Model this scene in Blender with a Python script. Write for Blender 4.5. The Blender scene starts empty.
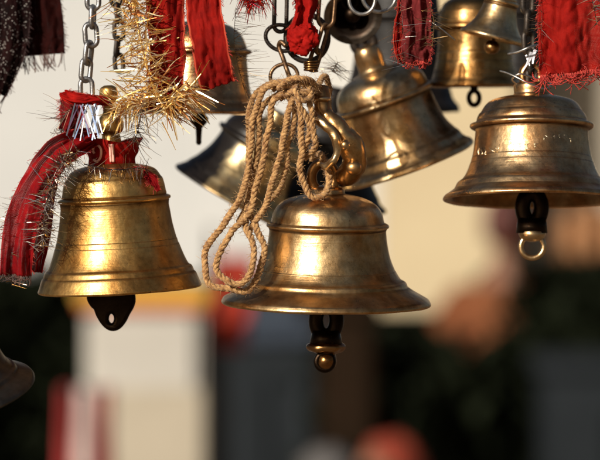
import bpy, bmesh, math, random
from mathutils import Vector, Matrix, noise
random.seed(7)
R = math.radians
S = bpy.context.scene
COL = S.collection
CAMD, HZ, PX = 2.0, 1.7, 0.0006          # camera distance, height, size of one photo pixel at the bells

def U(Y=0.0): return PX*(CAMD+Y)/CAMD
def P(px, py, Y=0.0):
    s = U(Y); return Vector(((px-300)*s, Y, HZ+(230-py)*s))

# ------------------------------------------------------------------ materials
def newmat(name):
    m = bpy.data.materials.new(name); m.use_nodes = True
    nt = m.node_tree; b = nt.nodes['Principled BSDF']
    return m, nt, b
def N(nt, t, **kw):
    n = nt.nodes.new(t)
    for k, v in kw.items():
        if k in n.inputs: n.inputs[k].default_value = v
        else: setattr(n, k, v)
    return n
def ramp(nt, stops):
    r = nt.nodes.new('ShaderNodeValToRGB'); e = r.color_ramp.elements
    while len(e) < len(stops): e.new(0.5)
    for i, (p, c) in enumerate(stops):
        e[i].position = p; e[i].color = (c[0], c[1], c[2], 1)
    return r
def mixc(nt, fac, a, b, mode='MIX'):
    m = nt.nodes.new('ShaderNodeMix'); m.data_type = 'RGBA'; m.blend_type = mode
    for sock, v in ((m.inputs[0], fac), (m.inputs[6], a), (m.inputs[7], b)):
        if hasattr(v, 'links'): nt.links.new(v, sock)
        elif isinstance(v, (int, float)): sock.default_value = v
        else: sock.default_value = (v[0], v[1], v[2], 1)
    return m.outputs[2]

def brass(name, base=(0.72, 0.47, 0.17), pale=(0.80, 0.64, 0.36), patina=(0.20, 0.085, 0.028), rough=0.30,
          tarnish=0.45, tarnish_shade=None, lines=0.16, seed=0.0):
    m, nt, b = newmat(name); L = nt.links.new
    tc = N(nt, 'ShaderNodeTexCoord')
    mp = N(nt, 'ShaderNodeMapping'); mp.inputs['Location'].default_value = (seed, seed*1.7, seed*0.3)
    L(tc.outputs['Object'], mp.inputs['Vector'])
    # large blotches of tarnish
    n1 = N(nt, 'ShaderNodeTexNoise', Scale=24.0, Detail=7.0, Roughness=0.62, Distortion=0.6); L(mp.outputs[0], n1.inputs['Vector'])
    r1 = ramp(nt, [(tarnish-0.08, (1, 1, 1)), (tarnish+0.20, (0, 0, 0))]); L(n1.outputs['Fac'], r1.inputs[0])
    n2 = N(nt, 'ShaderNodeTexNoise', Scale=38.0, Detail=4.0, Roughness=0.55); L(mp.outputs[0], n2.inputs['Vector'])
    r2 = ramp(nt, [(0.34, (0, 0, 0)), (0.58, (1, 1, 1))]); L(n2.outputs['Fac'], r2.inputs[0])
    c0 = mixc(nt, r2.outputs[0], base, pale)
    ml = N(nt, 'ShaderNodeMath', operation='MULTIPLY'); ml.inputs[1].default_value = 0.34; L(r1.outputs[0], ml.inputs[0])
    c1 = mixc(nt, ml.outputs[0], c0, patina)
    ms = N(nt, 'ShaderNodeMapping'); ms.inputs['Scale'].default_value = (1, 1, 0.16); ms.inputs['Location'].default_value = (seed*0.7, seed, seed); L(tc.outputs['Object'], ms.inputs['Vector'])  # upright brown streaks: dark reflections painted into the brass colour
    ns = N(nt, 'ShaderNodeTexNoise', Scale=52.0, Detail=6.0, Roughness=0.6, Distortion=0.15); L(ms.outputs[0], ns.inputs['Vector'])
    rs = ramp(nt, [(0.50, (0, 0, 0)), (0.62, (1, 1, 1))]); L(ns.outputs['Fac'], rs.inputs[0])
    ks = N(nt, 'ShaderNodeMath', operation='MULTIPLY'); ks.inputs[1].default_value = 0.38; L(rs.outputs[0], ks.inputs[0])
    c1 = mixc(nt, ks.outputs[0], c1, (base[0]*0.66, base[1]*0.46, base[2]*0.30))
    # fine scratches
    nx = N(nt, 'ShaderNodeTexNoise', Scale=150.0, Detail=8.0, Roughness=0.75); L(mp.outputs[0], nx.inputs['Vector'])
    rx = ramp(nt, [(0.36, (0.62, 0.58, 0.52)), (0.60, (1.12, 1.12, 1.12))]); L(nx.outputs['Fac'], rx.inputs[0])
    c1 = mixc(nt, 0.8, c1, rx.outputs[0], 'MULTIPLY')
    # fine speckle / pits
    n3 = N(nt, 'ShaderNodeTexNoise', Scale=520.0, Detail=3.0, Roughness=0.7); L(mp.outputs[0], n3.inputs['Vector'])
    r3 = ramp(nt, [(0.29, (1, 1, 1)), (0.36, (0, 0, 0))]); L(n3.outputs['Fac'], r3.inputs[0])
    n3b = N(nt, 'ShaderNodeTexNoise', Scale=60.0, Detail=2.0); L(mp.outputs[0], n3b.inputs['Vector'])
    r3b = ramp(nt, [(0.45, (0, 0, 0)), (0.60, (1, 1, 1))]); L(n3b.outputs['Fac'], r3b.inputs[0])
    pit = N(nt, 'ShaderNodeMath', operation='MULTIPLY'); L(r3.outputs[0], pit.inputs[0]); L(r3b.outputs[0], pit.inputs[1])
    c2 = mixc(nt, pit.outputs[0], c1, (0.09, 0.045, 0.02))
    # dirt kept in the turned grooves, plus painted shade under the flange
    at = N(nt, 'ShaderNodeAttribute', attribute_name='grime_shade')
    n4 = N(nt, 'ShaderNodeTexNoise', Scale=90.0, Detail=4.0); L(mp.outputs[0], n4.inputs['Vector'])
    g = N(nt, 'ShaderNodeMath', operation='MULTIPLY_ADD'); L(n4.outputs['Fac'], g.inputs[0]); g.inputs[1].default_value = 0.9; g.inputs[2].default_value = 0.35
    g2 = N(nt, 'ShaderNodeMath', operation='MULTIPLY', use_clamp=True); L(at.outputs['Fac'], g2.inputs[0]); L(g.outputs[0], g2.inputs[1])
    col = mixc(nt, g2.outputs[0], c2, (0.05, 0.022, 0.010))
    # black tarnish, with shade and dark reflections painted over one side
    metal = None
    if tarnish_shade:
        sx, sy, sz, off = tarnish_shade
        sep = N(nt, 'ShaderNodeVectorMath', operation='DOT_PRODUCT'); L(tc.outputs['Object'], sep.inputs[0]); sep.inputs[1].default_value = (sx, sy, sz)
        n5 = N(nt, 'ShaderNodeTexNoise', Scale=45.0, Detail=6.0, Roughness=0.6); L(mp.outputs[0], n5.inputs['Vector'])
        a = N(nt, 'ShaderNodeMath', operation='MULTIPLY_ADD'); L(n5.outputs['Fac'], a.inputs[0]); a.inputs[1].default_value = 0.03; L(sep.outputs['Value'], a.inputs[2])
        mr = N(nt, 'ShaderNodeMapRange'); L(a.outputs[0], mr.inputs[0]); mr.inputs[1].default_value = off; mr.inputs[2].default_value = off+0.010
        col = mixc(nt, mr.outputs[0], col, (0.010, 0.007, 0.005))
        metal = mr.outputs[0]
    L(col, b.inputs['Base Color'])
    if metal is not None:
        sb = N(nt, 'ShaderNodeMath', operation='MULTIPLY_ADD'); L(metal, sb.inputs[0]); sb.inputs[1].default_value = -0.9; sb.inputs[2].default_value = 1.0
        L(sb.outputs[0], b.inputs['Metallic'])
    else: b.inputs['Metallic'].default_value = 1.0
    # roughness
    n6 = N(nt, 'ShaderNodeTexNoise', Scale=70.0, Detail=6.0, Roughness=0.65); L(mp.outputs[0], n6.inputs['Vector'])
    rr = N(nt, 'ShaderNodeMath', operation='MULTIPLY_ADD'); L(n6.outputs['Fac'], rr.inputs[0]); rr.inputs[1].default_value = 0.34; rr.inputs[2].default_value = rough-0.19
    rr2 = N(nt, 'ShaderNodeMath', operation='MULTIPLY_ADD', use_clamp=True); L(g2.outputs[0], rr2.inputs[0]); rr2.inputs[1].default_value = 0.25; L(rr.outputs[0], rr2.inputs[2])
    L(rr2.outputs[0], b.inputs['Roughness'])
    # turning marks round the axis + cast unevenness
    mz = N(nt, 'ShaderNodeMapping'); mz.inputs['Scale'].default_value = (6, 6, 1500); L(tc.outputs['Object'], mz.inputs['Vector'])
    n7 = N(nt, 'ShaderNodeTexNoise', Scale=1.0, Detail=3.0, Roughness=0.7); L(mz.outputs[0], n7.inputs['Vector'])
    b1 = N(nt, 'ShaderNodeBump', Strength=lines, Distance=0.0006); L(n7.outputs['Fac'], b1.inputs['Height'])
    n8 = N(nt, 'ShaderNodeTexNoise', Scale=130.0, Detail=5.0, Roughness=0.55); L(mp.outputs[0], n8.inputs['Vector'])
    b2 = N(nt, 'ShaderNodeBump', Strength=0.30, Distance=0.0012); L(n8.outputs['Fac'], b2.inputs['Height']); L(b1.outputs[0], b2.inputs['Normal'])
    b3 = N(nt, 'ShaderNodeBump', Strength=0.12, Distance=0.0004, invert=True); L(pit.outputs[0], b3.inputs['Height']); L(b2.outputs[0], b3.inputs['Normal'])
    L(b3.outputs[0], b.inputs['Normal'])
    return m

def simple(name, c1, c2=None, spec=0.5, rough=0.8, metallic=0.0, scale=60.0, bump=0.0, bscale=None, detail=4.0, sheen=0.0, trans=0.0, dist=0.001):
    m, nt, b = newmat(name); L = nt.links.new
    tc = N(nt, 'ShaderNodeTexCoord')
    n = N(nt, 'ShaderNodeTexNoise', Scale=scale, Detail=detail, Roughness=0.6); L(tc.outputs['Object'], n.inputs['Vector'])
    r = ramp(nt, [(0.35, c1), (0.65, c2 or c1)]); L(n.outputs['Fac'], r.inputs[0]); L(r.outputs[0], b.inputs['Base Color'])
    b.inputs['Roughness'].default_value = rough; b.inputs['Metallic'].default_value = metallic
    b.inputs['Specular IOR Level'].default_value = spec
    if sheen: b.inputs['Sheen Weight'].default_value = sheen; b.inputs['Sheen Roughness'].default_value = 0.4
    if bump:
        n2 = N(nt, 'ShaderNodeTexNoise', Scale=bscale or scale*6, Detail=4.0); L(tc.outputs['Object'], n2.inputs['Vector'])
        bb = N(nt, 'ShaderNodeBump', Strength=bump, Distance=dist); L(n2.outputs['Fac'], bb.inputs['Height']); L(bb.outputs[0], b.inputs['Normal'])
    if trans:
        out = nt.nodes['Material Output']; t = N(nt, 'ShaderNodeBsdfTranslucent'); L(r.outputs[0], t.inputs['Color'])
        mx = N(nt, 'ShaderNodeMixShader'); mx.inputs[0].default_value = trans
        L(b.outputs[0], mx.inputs[1]); L(t.outputs[0], mx.inputs[2]); L(mx.outputs[0], out.inputs['Surface'])
    return m

def cloth(name, c1, c2, nu=60, nv=160, openness=0.0, trans=0.25, rough=0.75, sparkle=0.0, edge=None):
    """woven ribbon: UV based weave, optional open mesh (net)"""
    m, nt, b = newmat(name); L = nt.links.new
    tc = N(nt, 'ShaderNodeTexCoord')
    n = N(nt, 'ShaderNodeTexNoise', Scale=90.0, Detail=6.0, Roughness=0.7); L(tc.outputs['Object'], n.inputs['Vector'])
    r = ramp(nt, [(0.32, c1), (0.68, c2)]); L(n.outputs['Fac'], r.inputs[0])
    col = r.outputs[0]
    mp = N(nt, 'ShaderNodeMapping'); mp.inputs['Scale'].default_value = (nu, nv, 1); L(tc.outputs['UV'], mp.inputs['Vector'])
    sx = N(nt, 'ShaderNodeSeparateXYZ'); L(mp.outputs[0], sx.inputs[0])
    def tri(o):
        f = N(nt, 'ShaderNodeMath', operation='PINGPONG'); L(o, f.inputs[0]); f.inputs[1].default_value = 0.5; return f.outputs[0]
    tu, tv = tri(sx.outputs[0]), tri(sx.outputs[1])
    mn = N(nt, 'ShaderNodeMath', operation='MINIMUM'); L(tu, mn.inputs[0]); L(tv, mn.inputs[1])
    if sparkle:
        v = N(nt, 'ShaderNodeTexVoronoi', Scale=1500.0); L(tc.outputs['Object'], v.inputs['Vector'])
        rv = ramp(nt, [(0.93, (0, 0, 0)), (0.97, (1, 1, 1))]); sp = N(nt, 'ShaderNodeSeparateColor'); L(v.outputs['Color'], sp.inputs[0]); L(sp.outputs[0], rv.inputs[0])
        k = N(nt, 'ShaderNodeMath', operation='MULTIPLY'); L(rv.outputs[0], k.inputs[0]); k.inputs[1].default_value = sparkle
        col = mixc(nt, k.outputs[0], col, (0.75, 0.7, 0.66)); L(k.outputs[0], b.inputs['Metallic'])
    if edge:
        su = N(nt, 'ShaderNodeSeparateXYZ'); L(tc.outputs['UV'], su.inputs[0])
        e = N(nt, 'ShaderNodeMath', operation='PINGPONG'); L(su.outputs[0], e.inputs[0]); e.inputs[1].default_value = 0.5
        e2 = N(nt, 'ShaderNodeMapRange'); L(e.outputs[0], e2.inputs[0]); e2.inputs[1].default_value = 0.03; e2.inputs[2].default_value = 0.055; e2.inputs[3].default_value = 0.75; e2.inputs[4].default_value = 0.0
        col = mixc(nt, e2.outputs[0], col, edge)
    L(col, b.inputs['Base Color']); b.inputs['Roughness'].default_value = rough
    b.inputs['Specular IOR Level'].default_value = 0.04 if c2[0] < 0.1 else 0.12
    bb = N(nt, 'ShaderNodeBump', Strength=0.5, Distance=0.0004); L(mn.outputs[0], bb.inputs['Height'])
    n2 = N(nt, 'ShaderNodeTexNoise', Scale=260.0, Detail=5.0); L(tc.outputs['Object'], n2.inputs['Vector'])
    b2 = N(nt, 'ShaderNodeBump', Strength=0.22, Distance=0.0006); L(n2.outputs['Fac'], b2.inputs['Height']); L(bb.outputs[0], b2.inputs['Normal'])
    L(b2.outputs[0], b.inputs['Normal'])
    out = nt.nodes['Material Output']; t = N(nt, 'ShaderNodeBsdfTranslucent'); L(col, t.inputs['Color'])
    mx = N(nt, 'ShaderNodeMixShader'); mx.inputs[0].default_value = trans; L(b.outputs[0], mx.inputs[1]); L(t.outputs[0], mx.inputs[2])
    last = mx.outputs[0]
    if openness:
        gt = N(nt, 'ShaderNodeMath', operation='GREATER_THAN'); L(mn.outputs[0], gt.inputs[0]); gt.inputs[1].default_value = 0.5*(1-openness)
        tr = N(nt, 'ShaderNodeBsdfTransparent'); m2 = N(nt, 'ShaderNodeMixShader')
        L(gt.outputs[0], m2.inputs[0]); L(last, m2.inputs[1]); L(tr.outputs[0], m2.inputs[2]); last = m2.outputs[0]
    L(last, out.inputs['Surface'])
    return m

def foil(name, cols, rough=0.22):
    m, nt, b = newmat(name); L = nt.links.new
    at = N(nt, 'ShaderNodeAttribute', attribute_name='tone')
    st = [(i/max(1, len(cols)-1), c) for i, c in enumerate(cols)]
    r = ramp(nt, st); r.color_ramp.interpolation = 'CONSTANT' if len(cols) > 2 else 'LINEAR'
    L(at.outputs['Fac'], r.inputs[0]); L(r.outputs[0], b.inputs['Base Color'])
    b.inputs['Metallic'].default_value = 0.85; b.inputs['Roughness'].default_value = rough
    return m

M = {}
M['gold_brass'] = brass('gold_brass', base=(0.62, 0.325, 0.085), pale=(0.72, 0.45, 0.16), patina=(0.20, 0.075, 0.02), rough=0.38, tarnish=0.40, seed=1.0)
M['aged_brass'] = brass('aged_brass', base=(0.64, 0.35, 0.12), pale=(0.78, 0.57, 0.30), patina=(0.20, 0.065, 0.018), rough=0.34, tarnish=0.46, seed=2.3)
M['copper_brass'] = brass('copper_brass', base=(0.62, 0.31, 0.11), pale=(0.78, 0.57, 0.32), patina=(0.20, 0.05, 0.012), rough=0.31, tarnish=0.48, seed=4.1)
M['pale_brass'] = brass('pale_brass', base=(0.68, 0.41, 0.16), pale=(0.84, 0.68, 0.42), patina=(0.24, 0.08, 0.02), rough=0.33, tarnish=0.44, seed=5.5)
M['back_brass'] = brass('back_brass', base=(0.46, 0.23, 0.065), pale=(0.60, 0.37, 0.15), patina=(0.08, 0.028, 0.01), rough=0.26, tarnish=0.52, seed=7.7)
M['tarnish_shade_brass'] = brass('tarnish_shade_brass', base=(0.74, 0.52, 0.24), pale=(0.84, 0.70, 0.42), rough=0.34, tarnish=0.35, tarnish_shade=(-1.0, -0.05, 0.15, 0.026), seed=3.3)  # one side blackened: tarnish together with painted shade
M['black_bronze'] = brass('black_bronze', base=(0.022, 0.014, 0.010), pale=(0.034, 0.022, 0.014), patina=(0.010, 0.007, 0.006), rough=0.42, tarnish=0.5, seed=9.0)
M['dark_bronze'] = brass('dark_bronze', base=(0.10, 0.085, 0.07), pale=(0.16, 0.14, 0.12), patina=(0.02, 0.014, 0.01), rough=0.45, tarnish=0.5, seed=9.4)
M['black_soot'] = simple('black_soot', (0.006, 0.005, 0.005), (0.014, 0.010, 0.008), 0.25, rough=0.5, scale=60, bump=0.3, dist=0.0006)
M['worn_brass'] = brass('worn_brass', base=(0.48, 0.25, 0.09), pale=(0.68, 0.44, 0.20), patina=(0.07, 0.025, 0.010), rough=0.36, tarnish=0.52, seed=6.6)
M['worn_clapper'] = brass('worn_clapper', base=(0.26, 0.12, 0.04), pale=(0.44, 0.25, 0.10), patina=(0.03, 0.012, 0.006), rough=0.34, tarnish=0.5, seed=6.0)
M['dark_iron'] = simple('dark_iron', (0.030, 0.026, 0.024), (0.065, 0.048, 0.036), rough=0.45, metallic=0.7, scale=200, bump=0.3, dist=0.0004)
M['grey_steel'] = simple('grey_steel', (0.22, 0.22, 0.23), (0.40, 0.40, 0.41), rough=0.34, metallic=0.9, scale=260, bump=0.35, dist=0.0005)
M['silver_wire'] = simple('silver_wire', (0.30, 0.29, 0.28), (0.52, 0.51, 0.49), rough=0.36, metallic=0.9, scale=300, bump=0.1, dist=0.0003)
M['rust_wire'] = simple('rust_wire', (0.10, 0.055, 0.03), (0.24, 0.14, 0.07), rough=0.42, metallic=0.8, scale=300, bump=0.2, dist=0.0004)
M['jute'] = simple('jute', (0.22, 0.095, 0.028), (0.58, 0.34, 0.135), rough=0.9, scale=420, bump=0.8, bscale=2200, dist=0.0006, sheen=0.3)
M['red_satin'] = cloth('red_satin', (0.15, 0.003, 0.002), (0.33, 0.008, 0.004), 40, 200, trans=0.2, edge=(0.62, 0.10, 0.05))
M['red_cotton'] = cloth('red_cotton', (0.26, 0.004, 0.003), (0.44, 0.010, 0.006), 50, 70, trans=0.2)
M['red_net'] = cloth('red_net', (0.12, 0.002, 0.005), (0.38, 0.006, 0.008), 44, 240, openness=0.26, trans=0.22)
M['bright_net'] = cloth('bright_net', (0.24, 0.004, 0.003), (0.46, 0.016, 0.009), 70, 95, openness=0.36, trans=0.35)
M['maroon_net'] = cloth('maroon_net', (0.010, 0.0025, 0.002), (0.034, 0.006, 0.005), 60, 90, openness=0.10, trans=0.2)
M['black_sequin'] = cloth('black_sequin', (0.004, 0.003, 0.003), (0.016, 0.004, 0.004), 60, 120, trans=0.02, sparkle=0.45)
M['pink_cloth'] = cloth('pink_cloth', (0.09, 0.008, 0.010), (0.25, 0.035, 0.035), 50, 160, trans=0.25)
M['red_thread2'] = simple('red_thread2', (0.25, 0.01, 0.01), (0.5, 0.05, 0.03), rough=0.7, scale=300)
M['maroon_thread'] = simple('maroon_thread', (0.03, 0.012, 0.012), (0.07, 0.03, 0.03), rough=0.7, scale=300)
M['gold_foil'] = foil('gold_foil', [(0.88, 0.60, 0.22), (0.96, 0.82, 0.52), (0.80, 0.50, 0.16), (0.95, 0.88, 0.68), (0.42, 0.16, 0.05), (0.50, 0.04, 0.02)], 0.38)
M['silver_foil'] = foil('silver_foil', [(0.12, 0.08, 0.07), (0.70, 0.66, 0.62), (0.34, 0.22, 0.16), (0.55, 0.40, 0.22), (0.06, 0.04, 0.04)])
M['bright_foil'] = foil('bright_foil', [(0.30, 0.33, 0.42), (0.20, 0.26, 0.40), (0.42, 0.41, 0.44), (0.26, 0.16, 0.26), (0.10, 0.10, 0.13)], 0.5)
M['red_foil'] = foil('red_foil', [(0.55, 0.03, 0.03), (0.75, 0.10, 0.05), (0.35, 0.02, 0.04), (0.7, 0.45, 0.2)], 0.3)
M['tawny_foil'] = foil('tawny_foil', [(0.30, 0.20, 0.10), (0.55, 0.40, 0.22), (0.20, 0.12, 0.07), (0.12, 0.07, 0.05)])
M['print'] = simple('faded_print', (0.80, 0.42, 0.34), (0.86, 0.52, 0.42), rough=0.8, scale=400)
M['scratch'] = simple('bright_scratch', (0.80, 0.66, 0.42), (0.90, 0.78, 0.55), rough=0.35, metallic=1.0, scale=300)

# ------------------------------------------------------------------ mesh helpers
def link(name, bm, mat, parent=None, smooth=True):
    me = bpy.data.meshes.new(name)
    bm.normal_update(); bm.to_mesh(me); bm.free()
    o = bpy.data.objects.new(name, me); COL.objects.link(o)
    if mat: me.materials.append(mat)
    if smooth:
        for p in me.polygons: p.use_smooth = True
    if parent: o.parent = parent
    return o
def tag(o, label, cat, group=None):
    o['label'] = label; o['category'] = cat
    if group: o['group'] = group
    return o
def structure(o, kind='structure'):
    o['kind'] = kind; return o
def empty(name, loc, label, cat, group=None, rot=(0, 0, 0)):
    o = bpy.data.objects.new(name, None); COL.objects.link(o); o.location = loc; o.rotation_euler = rot
    o.empty_display_size = 0.01
    return tag(o, label, cat, group)

def catmull(pts, sub=6, closed=False):
    pts = [Vector(p) for p in pts]; n = len(pts); out = []
    rng = range(n) if closed else range(n-1)
    for i in rng:
        p1, p2 = pts[i], pts[(i+1) % n]
        p0 = pts[(i-1) % n] if (closed or i > 0) else p1*2-p2
        p3 = pts[(i+2) % n] if (closed or i+2 < n) else p2*2-p1
        for k in range(sub):
            t = k/sub
            out.append(0.5*((2*p1)+(p2-p0)*t+(2*p0-5*p1+4*p2-p3)*t*t+(3*p1-p0-3*p2+p3)*t**3))
    if not closed: out.append(pts[-1])
    return out
def frames(pts, closed=False):
    n = len(pts); T = []
    for i in range(n):
        a = pts[(i-1) % n] if (closed or i > 0) else pts[i]
        b = pts[(i+1) % n] if (closed or i < n-1) else pts[i]
        d = (b-a); T.append(d.normalized() if d.length > 1e-12 else Vector((0, 0, 1)))
    up = Vector((0, 1, 0)) if abs(T[0].y) < 0.9 else Vector((1, 0, 0))
    nrm = (up-T[0]*up.dot(T[0])).normalized(); F = []
    for i in range(n):
        nrm = (nrm-T[i]*nrm.dot(T[i]))
        nrm = nrm.normalized() if nrm.length > 1e-9 else T[i].orthogonal().normalized()
        F.append((nrm.copy(), T[i].cross(nrm)))
    return T, F
def tube(bm, pts, rad, seg=10, closed=False, flat=1.0, cap=True, twist=0.0):
    pts = [Vector(p) for p in pts]; T, F = frames(pts, closed); rings = []; n = len(pts)
    for i, p in enumerate(pts):
        r = rad[i] if isinstance(rad, (list, tuple)) else rad
        a, b = F[i]; ring = []
        for k in range(seg):
            th = 2*math.pi*k/seg+twist*i
            ring.append(bm.verts.new(p+a*(math.cos(th)*r*flat)+b*(math.sin(th)*r)))
        rings.append(ring)
    m = n if closed else n-1
    for i in range(m):
        r1, r2 = rings[i], rings[(i+1) % n]
        off = 0
        if closed and i == n-1:   # align the seam
            off = min(range(seg), key=lambda s: (r1[0].co-r2[s].co).length)
        for k in range(seg):
            try: bm.faces.new((r1[k], r1[(k+1) % seg], r2[(k+1+off) % seg], r2[(k+off) % seg]))
            except ValueError: pass
    if cap and not closed:
        bm.faces.new(rings[0][::-1]); bm.faces.new(rings[-1])
    return rings
def ball(bm, c, r, sc=(1, 1, 1), useg=20, vseg=12, rot=None):
    m = Matrix.Translation(c) @ (rot.to_4x4() if rot else Matrix.Identity(4)) @ Matrix.Diagonal((r*sc[0], r*sc[1], r*sc[2], 1))
    bmesh.ops.create_uvsphere(bm, u_segments=useg, v_segments=vseg, radius=1, matrix=m)
def box(bm, c, s, rz=0.0, bev=0.0):
    m = Matrix.Translation(c) @ Matrix.Rotation(rz, 4, 'Z') @ Matrix.Diagonal((s[0], s[1], s[2], 1))
    g = bmesh.ops.create_cube(bm, size=1, matrix=m)
    if bev:
        es = list({e for v in g['verts'] for e in v.link_edges})
        bmesh.ops.bevel(bm, geom=es, offset=bev, segments=2, affect='EDGES')
def circ(c, r, n=40, ax='xz', sc=(1, 1), rot=0.0):
    out = []
    for k in range(n):
        t = 2*math.pi*k/n; a, b = math.cos(t)*r*sc[0], math.sin(t)*r*sc[1]
        a, b = a*math.cos(rot)-b*math.sin(rot), a*math.sin(rot)+b*math.cos(rot)
        out.append(Vector(c)+(Vector((a, 0, b)) if ax == 'xz' else Vector((0, a, b)) if ax == 'yz' else Vector((a, b, 0))))
    return out
def dent(o, amp, scale, seed=0):
    me = o.data; co = [v.co.copy() for v in me.vertices]; nr = [v.normal.copy() for v in me.vertices]
    flat = []
    for c, n in zip(co, nr): flat.extend(c+n*(amp*noise.noise(c*scale+Vector((seed, 0, 0)))))
    me.vertices.foreach_set('co', flat); me.update()
def plate(name, outline, holes, thick, bev, mat, parent, loc=(0, 0, 0)):
    """cast plate with rounded edges; outline in local x/z"""
    cu = bpy.data.curves.new(name+'_c', 'CURVE'); cu.dimensions = '2D'; cu.fill_mode = 'BOTH'; cu.extrude = thick/2-bev; cu.bevel_depth = bev; cu.bevel_resolution = 3
    for ln in [outline]+holes:
        sp = cu.splines.new('POLY'); sp.points.add(len(ln)-1); sp.use_cyclic_u = True
        for q, p in zip(sp.points, ln): q.co = (p[0], p[1], 0, 1)
    t = bpy.data.objects.new('tmp', cu); COL.objects.link(t)
    dg = bpy.context.evaluated_depsgraph_get(); me = bpy.data.meshes.new_from_object(t.evaluated_get(dg))
    bpy.data.objects.remove(t); me.name = name
    me.transform(Matrix.Translation(loc) @ Matrix.Rotation(R(90), 4, 'X'))
    me.materials.clear(); me.materials.append(mat)
    o = bpy.data.objects.new(name, me); COL.objects.link(o); o.parent = parent
    for p in me.polygons: p.use_smooth = True
    return o

# ------------------------------------------------------------------ bells
def lathe(bm, prof, u, seg=112, wob=0.0, seed=0.0, gr=None):
    lay = bm.verts.layers.float.get('grime_shade') or bm.verts.layers.float.new('grime_shade')
    rings = []
    for i, (r, h) in enumerate(prof):
        if r <= 0.01:
            v = bm.verts.new((0, 0, h*u)); v[lay] = 0.0; rings.append([v]); continue
        ring = []
        for k in range(seg):
            th = 2*math.pi*k/seg
            w = 1+wob*noise.noise(Vector((math.cos(th)*1.3, math.sin(th)*1.3, h*0.02+seed)))
            v = bm.verts.new((math.cos(th)*r*w*u, math.sin(th)*r*w*u, (h+wob*20*noise.noise(Vector((math.cos(th), math.sin(th), seed+9))))*u))
            v[lay] = gr[i] if gr else 0.0
            ring.append(v)
        rings.append(ring)
    for a, b in zip(rings, rings[1:]):
        if len(a) == 1 and len(b) == 1: continue
        for k in range(seg):
            k2 = (k+1) % seg
            if len(a) == 1: bm.faces.new((a[0], b[k2], b[k]))
            elif len(b) == 1: bm.faces.new((a[k], a[k2], b[0]))
            else: bm.faces.new((a[k], a[k2], b[k2], b[k]))
    bmesh.ops.recalc_face_normals(bm, faces=bm.faces[:])

def bell_profile(Rm, lip, waist, hf, rf, dome, neck, ht):
    """outer outline from the mouth up; every entry (radius, height, grime and painted shade)"""
    pts = [(Rm-3.2, 0.4, 0), (Rm-1.6, 0.0, 0), (Rm-0.3, 0.8, 0), (Rm, 2.2, 0), (Rm-0.8, 4.0, 0)]
    pts += lip + waist
    rt = waist[-1][0]
    pts += [(rt+0.2, hf-4.2, 0.9), (rt+0.6, hf-3.2, 1.0), (rf-2.0, hf-2.6, 0.6), (rf-0.4, hf-1.4, 0), (rf, hf, 0), (rf-0.5, hf+1.3, 0), (rf-2.2, hf+2.2, 0.2), (rf-4.4, hf+2.9, 0.9)]
    pts += dome
    return pts
def smooth_profile(pts, sub=3):
    v = [Vector((a, b, c)) for a, b, c in pts]
    out = catmull(v, sub)
    return [(max(p.x, 0), p.y) for p in out], [min(1, max(0, p.z)) for p in out]

def make_bell(name, px, py, Y, prof, mat, label, roll=0.0, pitch=0.0, inner=None, inner_mat=None, hscale=1.0, wob=0.006, seed=0.0, group='brass bells hanging in the cluster', yaw=0.0):
    u = U(Y)
    root = empty(name, P(px, py, Y), label, 'bell', group, (R(pitch), R(roll), R(yaw)))
    outer, gr = smooth_profile(prof)
    bm = bmesh.new()
    # the shell: outside up, then inside back down
    Rm = max(r for r, h in outer[:20])
    top = outer[-1][1]
    ins = []
    for (r, h) in outer:
        if h <= top*0.90 and r > 8: ins.append((max(r-(3.4+5.5*max(0, 1-h/14.0) if h < 14 else 3.4), 4), h+0.9))
    # keep a single clean inner line with falling radius
    cl = []; rmin = 1e9
    for r, h in ins:
        if h > 2.0 and r <= rmin and (not cl or h > cl[-1][1]+1.5) and h < top*0.80: cl.append((r, h)); rmin = r
    full = [(0, outer[-1][1]+0.2)] + outer[::-1] + [(Rm-4.5, 0.7)] + cl + [(cl[-1][0]*0.6, cl[-1][1]+6), (0, cl[-1][1]+8)]
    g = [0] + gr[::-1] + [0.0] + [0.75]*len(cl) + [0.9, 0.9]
    lathe(bm, full, u, wob=wob, seed=seed, gr=g)
    o = link('bell_body', bm, mat, root)
    o.data.update()
    dent(o, 0.00040, 38.0, seed); dent(o, 0.00010, 140.0, seed+5)
    return root, o, u

def eye_ring(root, u, h, r, rad, mat, name='crown_loop', x=0.0, y=0.0, ax='xz', sc=(1, 1), parent=None):
    bm = bmesh.new()
    tube(bm, circ((x*u, y*u, h*u), r*u, 40, ax, sc), rad*u, 12, closed=True)
    return link(name, bm, mat, parent or root)

# ---- centre bell
prof_c = bell_profile(105, [(102.5, 6.3, 0), (98, 8.8, 0.1), (93, 11.4, 0), (87, 14.6, 0.1), (83.0, 17.2, 0.6), (81.8, 18.2, 0.7), (80.8, 19.6, 0), (79.6, 22.4, 0), (77.8, 23.8, 0.2), (75.4, 24.8, 0.6)],
    [(72.4, 28, 0), (69, 33.5, 0), (68.6, 34.3, 0.5), (68.0, 35.1, 0), (64.8, 43, 0), (62.2, 51, 0), (60.4, 60, 0), (59.2, 68, 0), (58.6, 73.5, 0.2)],
    79, 61.5, [(56.6, 83.0, 0.3), (56.0, 85.2, 0), (55.0, 89.5, 0), (52.4, 95.2, 0), (48, 100.2, 0), (41, 104.6, 0), (32, 107.8, 0), (22, 109.8, 0.1), (17.5, 110.8, 0.8), (16.6, 112.2, 0.5), (15.8, 115.5, 0), (11, 118.5, 0), (3, 119.4, 0)], 0, 0)
cb, cbo, u = make_bell('brass_bell', 326.5, 304.5, 0.0, prof_c, M['aged_brass'], 'aged brass bell in the centre with jute rope looped through its crown', roll=0.8, pitch=4.2, seed=0.3)
eye_ring(cb, u, 127, 12.5, 5.2, M['worn_clapper'], x=-5, sc=(0.95, 1.15))
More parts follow.
